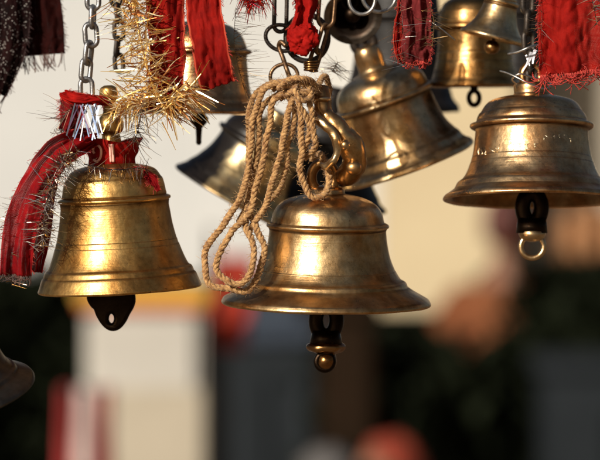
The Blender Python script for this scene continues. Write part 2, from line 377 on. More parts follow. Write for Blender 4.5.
cl = bpy.data.objects.new('clapper', None)
def clapper_centre(root, u):
    bm = bmesh.new()
    lay = bm.verts.layers.float.new('grime_shade')
    # suspended eye, black
    tube(bm, circ((0, 0, -16*u), 10.2*u, 36, 'xz', (1.0, 1.5)), 7.6*u, 12, closed=True)
    tube(bm, [(0, 0, -2*u), (0, 0, 30*u)], 4.5*u, 10)
    tube(bm, [(0, 0, -26*u), (0, 0, -42*u)], [14*u, 17*u], 20)
    o = link('clapper', bm, M['black_bronze'], root)
    bm = bmesh.new()
    prof = [(0, -66), (5, -66), (9, -62.5), (11.2, -57), (10.2, -52), (8.6, -49.2), (12, -47.6), (17, -46.6), (19.6, -43.6), (18.8, -40.4), (14.5, -38.2), (9, -37.4), (0, -37.2)]
    pr, g = smooth_profile([(a, b, 0) for a, b in prof], 3)
    lathe(bm, pr, u, 40, wob=0.06, seed=3)
    c = link('striker', bm, M['worn_clapper'], o); dent(c, 0.0012, 160.0, 2)
    bm = bmesh.new(); tube(bm, circ((-1*u, -5*u, -57*u), 8*u, 30, 'xz'), 3.4*u, 10, closed=True)
    link('ring', bm, M['black_bronze'], o)
    for q in (o,): q.rotation_euler = (R(-4), 0, 0)
    return o
bpy.data.objects.remove(cl)
clapper_centre(cb, u)

# ---- left bell
prof_l = bell_profile(82, [(80.2, 6.5, 0), (78.8, 10.5, 0), (77.4, 14.0, 0.1), (76.2, 15.4, 0.7), (75.4, 16.3, 0.5), (74.9, 18.2, 0), (73.6, 21.2, 0), (71.6, 22.6, 0.6), (70.4, 23.8, 0.2)],
    [(68.2, 28, 0), (65.0, 36, 0), (62.6, 43, 0), (62.2, 44.0, 0.7), (61.6, 45, 0), (60.7, 48.5, 0), (60.4, 49.4, 0.7), (59.9, 50.4, 0), (57.8, 60, 0), (56.0, 71, 0), (54.8, 80, 0.1), (54.4, 83, 0.2)],
    91, 56.5, [(52.6, 95.0, 0.5), (52.0, 97.5, 0), (51.0, 103, 0), (49.0, 110, 0), (47.0, 112.5, 0.5), (45.6, 115, 0), (42, 119.5, 0), (34, 123, 0), (22, 125.5, 0), (15, 127, 0.6), (13, 130, 0.3), (12, 137, 0), (11, 142, 0.5)], 0, 0)
# crown finial of the left bell continues into a ball and a small knob
prof_l += [(10.0, 150, 0.5), (9.0, 155.5, 0.8), (11.5, 158.5, 0), (13.0, 163, 0), (12.6, 168, 0), (10.0, 173, 0), (6.8, 177, 0.7), (5.6, 182, 0.5), (6.2, 188, 0), (8.4, 192, 0), (9.2, 197, 0), (8.0, 202, 0), (4.0, 204.5, 0)]
lb, lbo, u = make_bell('brass_bell', 119.5, 290, 0.0, prof_l, M['gold_brass'], 'golden bell at the left with a red cloth and tinsel tied round its crown', roll=-3.0, pitch=3.0, seed=1.3)
ol = []
for a, b in [(-19, 4), (-20, -2), (-21, -8), (-18, -14), (-14.5, -17.5), (-12, -24), (-8, -31), (-3, -36), (2, -37.5), (7, -35.5), (11.5, -30), (15, -23), (18.5, -17), (20.5, -11), (20, -4), (18, 4)]:
    ol.append((a*u, b*u, 0))
ol = [(p.x, p.y) for p in catmull(ol, 3, True)]
hole = [(math.cos(t*0.3142)*6.2*u, (-28.5+math.sin(t*0.3142)*8.2)*u) for t in range(20)]
c = plate('clapper', ol, [hole], 13*u, 3.6*u, M['black_bronze'], lb, loc=(-8*u, 0, 0))
c.rotation_euler = (R(-3), R(3), 0)
bm = bmesh.new(); tube(bm, [(-8*u, 0, 0), (-8*u, 0, 60*u)], 3*u, 8); link('clapper_rod', bm, M['black_bronze'], lb)

# ---- right bell
prof_r = bell_profile(89, [(86.5, 6, 0), (82.5, 8.5, 0.1), (79, 11, 0.6), (77.6, 12.0, 0.6), (76.6, 14, 0), (74.6, 18, 0), (71.6, 20.6, 0.5), (70.0, 21.8, 0.6)],
    [(67.6, 25, 0), (64.6, 31, 0), (62.6, 36.6, 0), (62.2, 37.6, 0.8), (61.6, 38.8, 0), (60.6, 42.4, 0), (60.3, 43.4, 0.7), (59.8, 44.6, 0), (58, 54, 0), (56.8, 63, 0), (56.2, 69, 0.2)],
    75.5, 62, [(55.4, 80, 0.3), (54.8, 83, 0), (52.8, 87.5, 0), (51.2, 89, 0.5), (49.8, 91.4, 0), (46.5, 96.5, 0), (41, 100.8, 0), (31, 104, 0), (22, 105.6, 0), (18.6, 106.8, 0.7), (17.8, 109, 0.1), (18, 114, 0), (17.2, 117, 0), (12, 119.5, 0), (3, 120.5, 0)], 0, 0)
rb, rbo, u = make_bell('brass_bell', 532, 201, 0.02, prof_r, M['copper_brass'], 'coppery brass bell at the right, scratched writing round its waist, mouth showing dark', roll=0.2, pitch=-5.0, seed=2.1)
eye_ring(rb, u, 126, 10, 4.2, M['worn_clapper'], sc=(0.9, 1.1))
bm = bmesh.new(); bm.verts.layers.float.new('grime_shade')
tube(bm, circ((0, 0, -7*u), 9.4*u, 36, 'xz', (1.0, 1.55)), 7.8*u, 12, closed=True)
tube(bm, [(0, 0, 8*u), (0, 0, 50*u)], 4.5*u, 10)
tube(bm, [(0, 0, -17*u), (0, 0, -32*u)], [14.5*u, 16*u], 20)
cr = link('clapper', bm, M['black_bronze'], rb)
bm = bmesh.new(); ball(bm, (0, -4*u, -33*u), 13.5*u, (1, 0.95, 0.60)); k_ = link('striker', bm, M['pale_brass'], cr)
bm = bmesh.new(); tube(bm, circ((0.5*u, 0, -45.5*u), 11.5*u, 36, 'xz'), 2.9*u, 10, closed=True); link('ring', bm, M['pale_brass'], cr)
cr.rotation_euler = (R(5), 0, 0)
# scratched writing on the waist (follows the surface)
def waist_r(prof, h):
    prev = None
    for a, b, _ in prof:
        if prev and prev[1] <= h <= b and a < 75: return prev[0]+(a-prev[0])*(h-prev[1])/max(1e-6, b-prev[1])
        prev = (a, b)
    return 58
def engrave(root, u, prof, cx, cy, strokes, mat, rad=0.42):
    bm = bmesh.new()
    for s in strokes:
        pts = []
        for x, y in s:
            h = cy-y; r = waist_r(prof, h); dx = max(-r*0.985, min(r*0.985, x-cx))
            a = math.asin(dx/r); pts.append(Vector((math.sin(a)*(r+0.05)*u, -math.cos(a)*(r+0.05)*u, h*u)))
        if len(pts) == 1: pts.append(pts[0]+Vector((0.6*u, 0, -0.5*u)))
        tube(bm, pts, rad*u, 6)
    return link('inscription', bm, mat, root)
cx, cy = 532, 198.5
W = [[(478, 148), (477, 151), (477.5, 155)], [(479.5, 150), (481, 154), (479, 156)], [(483, 150), (484, 153), (482.6, 155), (484, 156)],
     [(487, 149), (489, 152), (492, 154)], [(497, 147), (496, 151), (493.5, 155)], [(493, 149), (494, 152)],
     [(507, 147), (509, 145.5), (510.5, 147.5), (508, 149.5), (507, 152.5), (509, 154), (511, 152.5)], [(514, 147.5), (518, 147.3)], [(516, 147.5), (516.4, 151)],
     [(521, 148), (526, 147.6)], [(523.5, 148), (524, 152), (522, 154)], [(529, 148), (534, 147.6)], [(531, 148), (531, 152.5)],
     [(540, 139), (540, 146)], [(541, 138.8), (544, 141), (545, 146)], [(547, 138.5), (547, 146)], [(548, 142), (550.6, 138.4), (550.6, 146)],
     [(557.5, 136.5), (554.8, 138), (555.4, 140.5), (554.4, 143.5), (557.5, 144.8)], [(555.4, 140.6), (557, 140.4)], [(560, 137.5), (560, 145)], [(560, 138), (563, 137.6), (563, 140.6), (560.4, 141), (563.6, 144.6)],
     [(566, 141), (568.5, 140.6)], [(567.4, 141), (567.2, 145)]]
engrave(rb, u, prof_r, cx, cy, W, M['scratch'])

# ---- tilted bell behind, right of centre
prof_t = bell_profile(70, [(68.2, 5.5, 0), (65.5, 7.5, 0.1), (63.0, 10, 0.6), (61.6, 12.5, 0), (59.8, 17, 0), (57.8, 19.4, 0.7)],
    [(56.4, 22, 0), (53.6, 27, 0), (51.4, 33, 0), (49.6, 41, 0), (48.4, 50, 0), (47.6, 59, 0), (47.2, 64, 0.2)],
    71, 51.5, [(47.2, 75.2, 0.3), (46.6, 78, 0), (45.4, 84, 0), (42, 90, 0), (36, 95, 0), (27, 98.6, 0), (20, 100.6, 0), (15.4, 102.4, 0.6), (14, 107, 0), (14.6, 116, 0), (13, 124, 0), (9, 128, 0), (3, 129, 0)], 0, 0)
tb, tbo, u = make_bell('brass_bell', 408, 166, 0.125, prof_t, M['pale_brass'], 'tilted pale brass bell behind the centre bell, mouth swung to the lower right', roll=-20.0, pitch=7.0, seed=3.9)
eye_ring(tb, u, 131, 10, 4.4, M['dark_iron'])
bm = bmesh.new(); bm.verts.layers.float.new('grime_shade'); ball(bm, (0, 0, 0), 17*u, (1.1, 0.9, 0.9)); tube(bm, [(0, 0, 10*u), (8*u, 0, 60*u)], 4*u, 10)
o = link('clapper', bm, M['black_bronze'], tb); o.location = (-4*u, 0, 14*u)

# ---- bell behind rope, one side painted dark
prof_s = bell_profile(58, [(56.2, 5, 0), (53.6, 8, 0.5), (51.4, 11, 0), (49.6, 14.6, 0.6)],
    [(46.0, 21, 0), (43.6, 27, 0), (43.2, 28, 0.7), (42.6, 29, 0), (40.2, 37, 0), (38.6, 46, 0), (38, 52, 0.2)],
    58, 42.5, [(38.2, 62.2, 0.3), (37.4, 67, 0), (34, 74, 0), (28, 79, 0), (18, 82, 0), (12, 84, 0.5), (10.5, 88, 0), (10.5, 95, 0), (4, 97, 0)], 0, 0)
sb_, _, u = make_bell('brass_bell', 231, 199, 0.20, [(a*1.12, b*1.04, c) for a, b, c in prof_s], M['tarnish_shade_brass'], 'soot blackened bell behind the rope, mouth swung to the lower left', roll=30.0, pitch=4.0, seed=4.4)  # the blackened side is tarnish together with painted shade

# ---- bell behind red ribbons (upper left)
prof_u = bell_profile(57, [(55.4, 5, 0), (53.6, 9, 0.6), (52.4, 12, 0), (51.2, 16, 0.5)],
    [(49.6, 21, 0), (47.8, 30, 0), (46.4, 40, 0), (45.4, 50, 0), (45, 56, 0.2)],
    62.5, 49.5, [(44.8, 66.6, 0.3), (44, 70, 0), (41, 77, 0), (36, 83, 0), (29, 88, 0), (19, 91, 0), (11, 93, 0.5), (9.5, 98, 0), (9.5, 106, 0), (4, 108, 0)], 0, 0)
ub, _, u = make_bell('brass_bell', 199, 114, 0.07, [(a*1.06, b, c) for a, b, c in prof_u], M['copper_brass'], 'brown brass bell half hidden behind the two red ribbons at upper left', roll=0.5, pitch=1.5, seed=5.1)
bm = bmesh.new(); bm.verts.layers.float.new('grime_shade')
tube(bm, [(0, 0, 40*u), (0, 0, 2*u), (0, 0, -4*u), (0, 0, -9*u), (0, 0, -14*u), (0, 0, -24*u), (0, 0, -29*u), (0, 0, -31*u)], [4*u, 4*u, 10*u, 8*u, 3.4*u, 2.8*u, 2.8*u, 1.4*u], 14)
link('clapper', bm, M['black_bronze'], ub)

# ---- upper right back bell
prof_b = bell_profile(46, [(44.8, 5, 0), (43.2, 8, 0.6), (42.2, 11, 0), (41.0, 15, 0.6)],
    [(40.0, 19, 0), (38.8, 25, 0), (38.4, 26, 0.7), (38.2, 27, 0), (37.4, 34, 0), (37.0, 35, 0.7), (36.8, 36, 0), (36.2, 45, 0), (36, 54, 0.2)],
    60.5, 40.5, [(36.2, 64.2, 0.3), (36.0, 68, 0), (35, 74, 0.5), (34, 77, 0), (30, 84, 0), (20, 90, 0), (10, 93, 0.5), (9, 100, 0), (4, 102, 0)], 0, 0)
bb_, _, u = make_bell('brass_bell', 475, 87, 0.13, prof_b, M['back_brass'], 'ringed brass bell at upper right, behind the smallest bell, clapper eye below', roll=-0.5, pitch=1.5, seed=6.3)
bm = bmesh.new(); bm.verts.layers.float.new('grime_shade')
tube(bm, circ((-1*u, 0, -11*u), 6.2*u, 30, 'xz', (0.85, 1.15)), 2.6*u, 10, closed=True); tube(bm, [(-1*u, 0, -4*u), (0, 0, 30*u)], [4*u, 3*u], 10)
link('clapper', bm, M['black_bronze'], bb_)

# ---- smallest bell
prof_m = bell_profile(33, [(31.8, 4.2, 0), (30, 6.5, 0.5)],
    [(27.6, 9, 0), (24, 14, 0), (21, 20, 0), (18.6, 27, 0), (17, 33, 0.1)],
    38, 18.0, [(14.6, 41, 0.3), (13.6, 44, 0), (10.6, 47.4, 0), (6, 49.4, 0.4), (5, 52, 0), (5, 58, 0), (2, 59, 0)], 0, 0)
prof_m = [(a, b, c) for a, b, c in prof_m]
mb, _, u = make_bell('brass_bell', 492, 39, 0.055, prof_m, M['pale_brass'], 'smallest brass bell, tucked in front of the ringed bell at the top right', roll=14, pitch=2.0, seed=7.2)
bm = bmesh.new(); bm.verts.layers.float.new('grime_shade'); ball(bm, (2*u, 0, -8*u), 8*u, (1, 1, 0.9)); tube(bm, [(2*u, 0, -2*u), (0, 0, 24*u)], 2*u, 8)
link('clapper', bm, M['worn_clapper'], mb)

# ---- bell seen into its mouth, top centre
db, _, u = make_bell('brass_bell', 353, 17, 0.045, [(a*0.42, b*0.46, c) for a, b, c in prof_t], M['dark_bronze'], 'small dark bell at the top centre turned to show the inside of its mouth', roll=-8, pitch=-66.0, seed=8.2)
bm = bmesh.new(); bm.verts.layers.float.new('grime_shade'); ball(bm, (0, 0, 8*u), 9*u); tube(bm, [(0, 0, 8*u), (0, 0, 40*u)], 2*u, 8)
link('clapper', bm, M['black_bronze'], db)

# ---- black bell far back
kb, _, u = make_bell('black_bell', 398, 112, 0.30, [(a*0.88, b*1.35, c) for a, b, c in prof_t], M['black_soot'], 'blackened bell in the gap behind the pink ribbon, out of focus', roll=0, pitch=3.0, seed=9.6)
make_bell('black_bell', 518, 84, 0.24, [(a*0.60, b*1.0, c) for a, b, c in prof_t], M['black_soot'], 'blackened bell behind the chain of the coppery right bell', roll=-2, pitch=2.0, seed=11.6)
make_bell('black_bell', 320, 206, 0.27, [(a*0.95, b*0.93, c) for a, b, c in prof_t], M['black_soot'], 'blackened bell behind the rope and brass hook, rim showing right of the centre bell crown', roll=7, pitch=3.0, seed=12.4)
# ---- cropped dark bell lower left
prof_d = [(a*0.667, b*0.72, c) for a, b, c in prof_c]
xb, _, u = make_bell('dark_bell', -34, 391, -0.10, prof_d, M['dark_bronze'], 'dark bronze bell cut off by the left edge low down, only its lip showing', roll=-10, pitch=20.0, seed=10.2)

# ------------------------------------------------------------------ chains, links, wires
def link_mesh(bm, c, length, width, wire, ang=0.0, spin=0.0, seg=10):
    """stadium link centred at c; ang: lean in the picture plane, spin about its long axis"""
    hl, hw = length/2-wire, width/2-wire; pts = []
    n = 9
    for k in range(n+1):
        t = math.pi*k/n; pts.append(Vector((hw*math.cos(t), 0, (hl-hw)+hw*math.sin(t))))
    for k in range(n+1):
        t = math.pi+math.pi*k/n; pts.append(Vector((hw*math.cos(t), 0, -(hl-hw)+hw*math.sin(t))))
    m = Matrix.Translation(c) @ Matrix.Rotation(ang, 4, 'Y') @ Matrix.Rotation(spin, 4, 'Z')
    tube(bm, [m @ p for p in pts], wire, seg, closed=True)
def chain(label, links, Y, mat, wire, group='chains holding up the bells'):
    root = empty('chain', P(links[-1][0], links[-1][1], Y), label, 'chain', group)
    u = U(Y); bp = root.location
    for (px, py, L_, W_, ang, spin) in links:
        bm = bmesh.new(); link_mesh(bm, P(px, py, Y)-bp, L_*u, W_*u, wire*u, R(ang), R(spin)); link('chain_link', bm, mat, root)
    return root
chain('grey steel chain running up from the crown of the left golden bell',
      [(93, -24, 26, 15, 2, 85), (93, -2, 28, 17, 0, 12), (92.5, 17, 26, 16, 2, 80), (91, 35, 28, 17, -4, 15), (88.5, 53, 27, 16, 6, 62), (86, 70, 27, 15, 5, 30), (86.5, 89, 26, 17, -2, 8)], -0.004, M['grey_steel'], 2.6)
chain('thin dark chain half hidden behind the gold tinsel at upper left',
      [(116, -22, 24, 14, 0, 80), (116, -4, 24, 14, 0, 15), (118, 13, 24, 14, -5, 75), (119, 30, 24, 14, 0, 20), (117, 47, 24, 13, 6, 80), (119, 63, 22, 13, -4, 20)], 0.035, M['dark_iron'], 2.3)
chain('black chain links reaching down to the open ring at the top centre',
      [(281, -44, 38, 16, 0, 80), (280.5, 10, 48, 17, 1, 12)], 0.0, M['dark_iron'], 2.2)
chain('long bronze links running down beside the knot of red cloth',
      [(332, -30, 34, 15, -6, 80), (327, 3, 52, 20, 4, 10), (322, 39, 34, 14, 16, 55), (314.5, 60, 26, 13, 18, 10)], -0.006, M['rust_wire'], 2.1)
chain('black chain dropping to the wired crown of the coppery right bell',
      [(528, -20, 28, 16, 0, 80), (528, 2, 28, 17, 0, 20), (528, 23, 28, 16, 3, 75), (529, 43, 28, 17, -3, 25), (531, 62, 28, 15, 0, 75), (532, 78, 22, 15, 0, 10)], 0.026, M['dark_iron'], 3.1)
chain('dark chain going up from the tilted pale bell',
      [(362, 8, 34, 17, 0, 20), (363, 36, 32, 16, -6, 75)], 0.13, M['dark_iron'], 3.0)
def ring(name, px, py, r, w, Y, mat, label, sc=(1, 1), rot=0.0, group='rings and wires at the top', tilt=0.0, cat='ring'):
    u = U(Y); bm = bmesh.new(); tube(bm, circ((0, 0, 0), r*u, 44, 'xz', sc, rot), w*u, 10, closed=True)
    o = link(name, bm, mat); o.location = P(px, py, Y); o.rotation_euler = (0, 0, tilt); return tag(o, label, cat, group)
ring('iron_ring', 282, 38, 15.5, 2.1, -0.002, M['dark_iron'], 'round black iron ring hanging left of the knot of red cloth', sc=(1.08, 0.82), rot=-0.3)
ring('iron_ring', 307, 38, 22, 3.0, 0.004, M['dark_iron'], 'large iron ring that the knot of red cloth is tied round', sc=(0.95, 1.05))
ring('iron_ring', 284, 76, 12.5, 2.0, -0.006, M['rust_wire'], 'small brown wire ring left of the top of the rope bundle', sc=(1.1, 0.95), rot=0.2)
ring('steel_ring', 362, 0, 13, 1.9, -0.004, M['silver_wire'], 'bright steel ring cut by the top edge, left one of two', sc=(1.0, 1.1))
ring('steel_ring', 379, -4, 16, 1.9, 0.004, M['silver_wire'], 'bright steel ring cut by the top edge, right one of two', sc=(1.1, 1.0), tilt=0.3)
# hook wire from open ring down to the rope
def wire(name, pts, w, mat, label, group='rings and wires at the top', sub=6, cat='wire', flat=1.0):
    p3 = catmull([P(*p) for p in pts], sub); base = p3[-1].copy(); u = U(pts[0][2])
    bm = bmesh.new(); tube(bm, [p-base for p in p3], w*u, 8, flat=flat)
    o = link(name, bm, mat); o.location = base; return tag(o, label, cat, group)
wire('wire_hook', [(286, 46, -.006), (281, 42, -.004), (279, 47, -.002), (283, 58, -.004), (287, 70, -.008), (291, 78, -.006), (298, 76, -.004)], 2.5, M['rust_wire'], 'brown bent wire joining the round ring to the rope bundle')
w1 = []
for k in range(26):
    t = k/25*4.2*2*math.pi; w1.append((311+6.5*math.cos(t), 61+k*0.42, -0.008-0.004*math.sin(t)))
wire('binding_wire', w1, 1.2, M['worn_clapper'], 'golden wire bound round the bronze link above the rope bundle', sub=2)
wire('binding_wire', [(424, 17, -.02), (440, 28, -.024), (455, 40, -.02)], 0.7, M['silver_wire'], 'thin silver wire slanting beside the pink ribbon')
wire('binding_wire', [(500, 71, -.01), (507, 73, -.014), (516, 77, -.018), (530, 84, -.02), (545, 89, -.016), (551, 84, -.006), (546, 80, .0), (534, 78, -.012), (520, 74, -.018), (512, 79, -.012), (516, 84, .004)], 1.0, M['silver_wire'], 'grey wire twisted round the crown of the coppery right bell')
wire('binding_wire', [(508, 54, -.005), (518, 52, -.01), (530, 47, -.012), (538, 45, -.004)], 1.2, M['silver_wire'], 'short grey wire above the crown of the coppery right bell')

# pale foil scrap at right bell chain
def strip_mesh(bm, a, b, w, nrm, bend=0.0, tone=0.0, lay=None, seg=3, taper=True):
    d = b-a; s = d.cross(nrm)
    if s.length < 1e-9: s = d.orthogonal()
    s.normalize(); prev = None
    for k in range(seg+1):
        t = k/seg; c = a+d*t+nrm*(bend*math.sin(t*math.pi*0.5)*d.length); ww = w*(1-0.6*t if taper else 1)/2
        v1 = bm.verts.new(c-s*ww); v2 = bm.verts.new(c+s*ww)
        if lay is not None: v1[lay] = tone; v2[lay] = tone
        if prev: bm.faces.new((prev[0], prev[1], v2, v1))
        prev = (v1, v2)

def tinsel(name, path, n, lmin, lmax, w, mat, label, grav=0.15, group='tinsel garlands', cat='tinsel', dirbias=None, core=1.0, fan=1.0, curl=0.35, front=0.0, jit=0.0):
    p3 = catmull([P(*p) for p in path], 8); base = p3[-1].copy(); u = U(path[0][2]); T, F = frames(p3)
    bm = bmesh.new(); lay = bm.verts.layers.float.new('tone')
    rn = random.Random(hash(label) % 1 + len(label)*13+n)
    tube(bm, [p-base for p in p3], core*u, 6)
    for i in range(n):
        q = rn.random()*(len(p3)-1); k = int(q); f = q-k; c = p3[k].lerp(p3[min(k+1, len(p3)-1)], f)-base
        th = rn.random()*2*math.pi; a, b = F[k]
        d = (a*math.cos(th)+b*math.sin(th))*fan+T[k]*rn.uniform(-0.45, 0.45)+Vector((0, 0, -grav))
        if dirbias: d += Vector(dirbias)
        c = c+Vector((rn.gauss(0, jit), rn.gauss(0, jit*0.4), rn.gauss(0, jit)))*u
        d.y -= front; d.normalize(); ln = rn.uniform(lmin, lmax)*u
        nn = Vector((rn.gauss(0, 1), rn.gauss(0, 1), rn.gauss(0, 1))).normalized(); nn = (nn-d*nn.dot(d)).normalized()
        strip_mesh(bm, c, c+d*ln, w*u*rn.uniform(0.7, 1.3), nn, rn.uniform(-curl, curl), rn.random(), lay, 4)
    o = link(name, bm, mat, smooth=False); o.location = base
    return tag(o, label, cat, group)

# ------------------------------------------------------------------ ribbons
def ribbon(name, path, widths, mat, label, fold=2.0, k=2.5, yaw=0.0, group='ribbons and cloths tied to the bells', thick=0.5, fringe=None, nu=26, seed=1.0, cat='ribbon', crumple=1.0, sidefix=None):
    """path (px,py,Y); widths px at the path points; yaw turns the width out of the picture plane (deg or list)"""
    n = len(path); yaws = yaw if isinstance(yaw, (list, tuple)) else [yaw]*n
    ctl = catmull([P(*p) for p in path], 10); ws = catmull([Vector((w, y_, 0)) for w, y_ in zip(widths, yaws)], 10)
    base = ctl[-1].copy(); T, _ = frames(ctl); u = U(path[0][2])
    bm = bmesh.new(); uvl = bm.loops.layers.uv.new('UVMap'); grid = []
    for i, c in enumerate(ctl):
        side = Vector(sidefix) if sidefix else T[i].cross(Vector((0, -1, 0)))
        if side.length < 1e-3: side = Vector((1, 0, 0))
        side.normalize(); rot = Matrix.Rotation(R(ws[i].y), 3, T[i]); side = rot @ side; nr = side.cross(T[i]).normalized()
        row = []
        for j in range(nu+1):
            v = j/nu-0.5; s_ = i/len(ctl)
            off = fold*math.sin(v*k*2*math.pi+seed+s_*1.3)+crumple*(2.6*(abs(noise.noise(Vector((v*5+seed, s_*3.0, seed))))*2-0.5)+1.3*(abs(noise.noise(Vector((v*9+seed+s_*4, s_*6-v*3, seed*2))))*2-0.5)+0.45*noise.noise(Vector((v*26, s_*26, seed))))
            edge = crumple*0.8*noise.noise(Vector((s_*12, seed, v > 0)))
            p = c-base+side*((v*ws[i].x+(edge*2*v))*u)+nr*(off*u)
            row.append(bm.verts.new(p))
        grid.append(row)
    m_ = len(grid)
    for i in range(m_-1):
        for j in range(nu):
            f = bm.faces.new((grid[i][j], grid[i][j+1], grid[i+1][j+1], grid[i+1][j]))
            for lp, (a, b) in zip(f.loops, ((j, i), (j+1, i), (j+1, i+1), (j, i+1))): lp[uvl].uv = (a/nu, b/(m_-1))
    endrow = [v.co.copy() for v in grid[-1]]; tdir = T[-1]
    frs = []
    for sg in (0, nu):
        fr = bmesh.new(); rn2 = random.Random(int(seed*77)+sg)
        tube(fr, [grid[i][sg].co.copy() for i in range(0, m_, 2)], .22*u, 4)
        for q in range(48):
            i = rn2.randrange(1, m_-1); a = grid[i][sg].co.copy(); b_ = grid[i][1 if sg == 0 else nu-1].co
            d = (a-b_).normalized()+T[i]*rn2.uniform(-.2, 1.2)+Vector((0, rn2.uniform(-.6, .4), -.3)); d.normalize(); ln = rn2.uniform(1.5, 6)*u
            tube(fr, [a-d*ln*.1, a+d*ln*.5, a+d*ln+Vector((rn2.uniform(-1, 1), rn2.uniform(-1, 1), rn2.uniform(-1, 0)))*u], rn2.uniform(.12, .28)*u, 4)
        frs.append(fr)
    o = link(name, bm, mat); o.location = base; tag(o, label, cat, group)
    sm = o.modifiers.new('thickness', 'SOLIDIFY'); sm.thickness = thick*0.6*u; sm.offset = 0
    for fr in frs: link('frayed_edge', fr, M['maroon_thread'] if mat in (M['maroon_net'], M['black_sequin']) else M['red_thread2'], o)
    if fringe:
        cnt, l0, l1, fm, cu = fringe; rn = random.Random(cnt)
        fb = bmesh.new()
        for q in range(cnt):
            t = rn.random()*nu; j = min(int(t), nu-1); a = endrow[j].lerp(endrow[j+1], t-j); ln = rn.uniform(l0, l1)*u
            pts = [a-tdir*(1*u)]; d = (tdir+Vector((rn.gauss(0, .22), rn.gauss(0, .25), rn.gauss(0, .1)))).normalized()
            c = a.copy(); w = rn.uniform(-cu, cu)
            for s in range(9):
                d = Matrix.Rotation(w, 3, 'Y') @ d; d = Matrix.Rotation(rn.uniform(-.15, .15), 3, 'X') @ d; c = c+d*ln/9; pts.append(c.copy())
            tube(fb, pts, rn.uniform(0.28, 0.5)*u, 5)
        link('fringe', fb, fm, o)
    return o
M['red_thread'] = simple('red_thread', (0.30, 0.012, 0.010), (0.5, 0.05, 0.03), rough=0.7, scale=300)
M['dark_thread'] = simple('dark_thread', (0.07, 0.03, 0.025), (0.14, 0.07, 0.055), rough=0.8, scale=300)

# two hanging red ribbons upper left
ribbon('red_ribbon', [(164, -14, -.028), (165, 15, -.03), (167, 45, -.032), (167, 80, -.032), (166, 112, -.028)], [38, 37, 36, 34, 34], M['red_satin'], 'left one of two broad red ribbons, its end crossed by gold tinsel', fold=3.6, k=1.4, crumple=1.8, seed=2.2, yaw=[5, 8, 14, 16, 12])
ribbon('red_ribbon', [(203, -14, -.03), (205, 15, -.033), (210, 45, -.036), (214, 70, -.034), (219, 86, -.030)], [34, 36, 36, 36, 35], M['red_satin'], 'right one of two broad red ribbons, cut square at its end', fold=2.2, k=1.0, crumple=1.5, seed=4.6, yaw=[0, 5, 8, 4, 0])
# red cloth tied on central ring
ribbon('red_cloth', [(305, -14, -.010), (306, 4, -.012), (303, 18, -.014), (302, 30, -.016)], [26, 22, 17, 27], M['red_cotton'], 'twisted red cloth hanging into the knot on the large ring', fold=5, k=1.6, seed=3.1, crumple=1.6)
def knot(name, px, py, Y, rx, ry, mat, label, seed=1):
    u = U(Y); bm = bmesh.new(); uv = None
    bmesh.ops.create_icosphere(bm, subdivisions=5, radius=1)
    for v in bm.verts:
        c = v.co.copy(); th = math.atan2(c.z, c.x); rr = math.hypot(c.x, c.z)
        f = 1+0.10*math.sin(th*3+seed+rr*5)+0.20*noise.noise(c*2.2+Vector((seed, 0, 0)))+0.10*noise.noise(c*5+Vector((0, seed, 0)))-0.28*math.exp(-((c.x+.0)**2+(c.z-.05)**2)/0.05)*(c.y < 0)
        f += 0.22*(abs(noise.noise(c*3.2+Vector((seed*3, 1, 0))))-.2)+0.12*(abs(noise.noise(Vector((c.x*7, c.y*7, c.z*2.5))+Vector((seed, 5, 0))))-.2)
        v.co = Vector((c.x*rx*f*u, c.y*0.62*rx*f*u, c.z*ry*f*u))
    uvl = bm.loops.layers.uv.new('UVMap')
    for f in bm.faces:
        for lp in f.loops: lp[uvl].uv = (lp.vert.co.x/u/60, lp.vert.co.z/u/60)
    o = link(name, bm, mat); o.location = P(px, py, Y); return tag(o, label, 'cloth', 'ribbons and cloths tied to the bells')
knot('cloth_knot', 302.5, 39, -.014, 15.5, 15, M['red_cotton'], 'bright red knotted cloth wrapped on the large iron ring', 2)
# left bell cloths
ribbon('red_net_cloth', [(96, 136, -.020), (78, 143, -.028), (56, 156, -.034), (37, 182, -.036), (25, 212, -.036), (18, 245, -.034), (16, 276, -.030)], [18, 26, 30, 32, 33, 32, 30], M['red_net'], 'see-through red net ribbon drooping left of the golden bell', fold=3.5, k=1.6, seed=1.9, yaw=[0, 8, 20, 20, 14, 10, 5], fringe=(40, 4, 12, M['dark_thread'], 0.3), crumple=1.7)
ribbon('red_net_cloth', [(84, 140, -.012), (66, 152, -.018), (50, 174, -.022), (42, 205, -.022), (38, 240, -.020), (34, 272, -.018)], [12, 18, 20, 22, 22, 16], M['red_net'], 'inner red net ribbon lying along the edge of the golden bell', fold=3.0, k=1.4, seed=5.9, yaw=[0, 10, -20, -24, -14, -5], crumple=1.6)
# cloth roll above tinsel
ribbon('red_cloth', [(62, 93, -.018), (70, 97, -.020), (84, 100, -.021), (98, 100, -.020), (110, 103, -.014)], [9, 13, 11, 10, 8], M['red_cotton'], 'rolled strip of red cloth under the end of the grey steel chain', fold=4, k=0.7, seed=0.6, crumple=1.3)
ribbon('red_cloth', [(74, 100, -.010), (72, 112, -.012), (70, 122, -.012), (66, 132, -.010)], [26, 24, 20, 16], M['red_net'], 'scrap of dark red net hanging behind the white foil strips', fold=3, k=1.6, seed=6.6, crumple=1.4, fringe=(30, 5, 16, M['dark_thread'], 0.4))
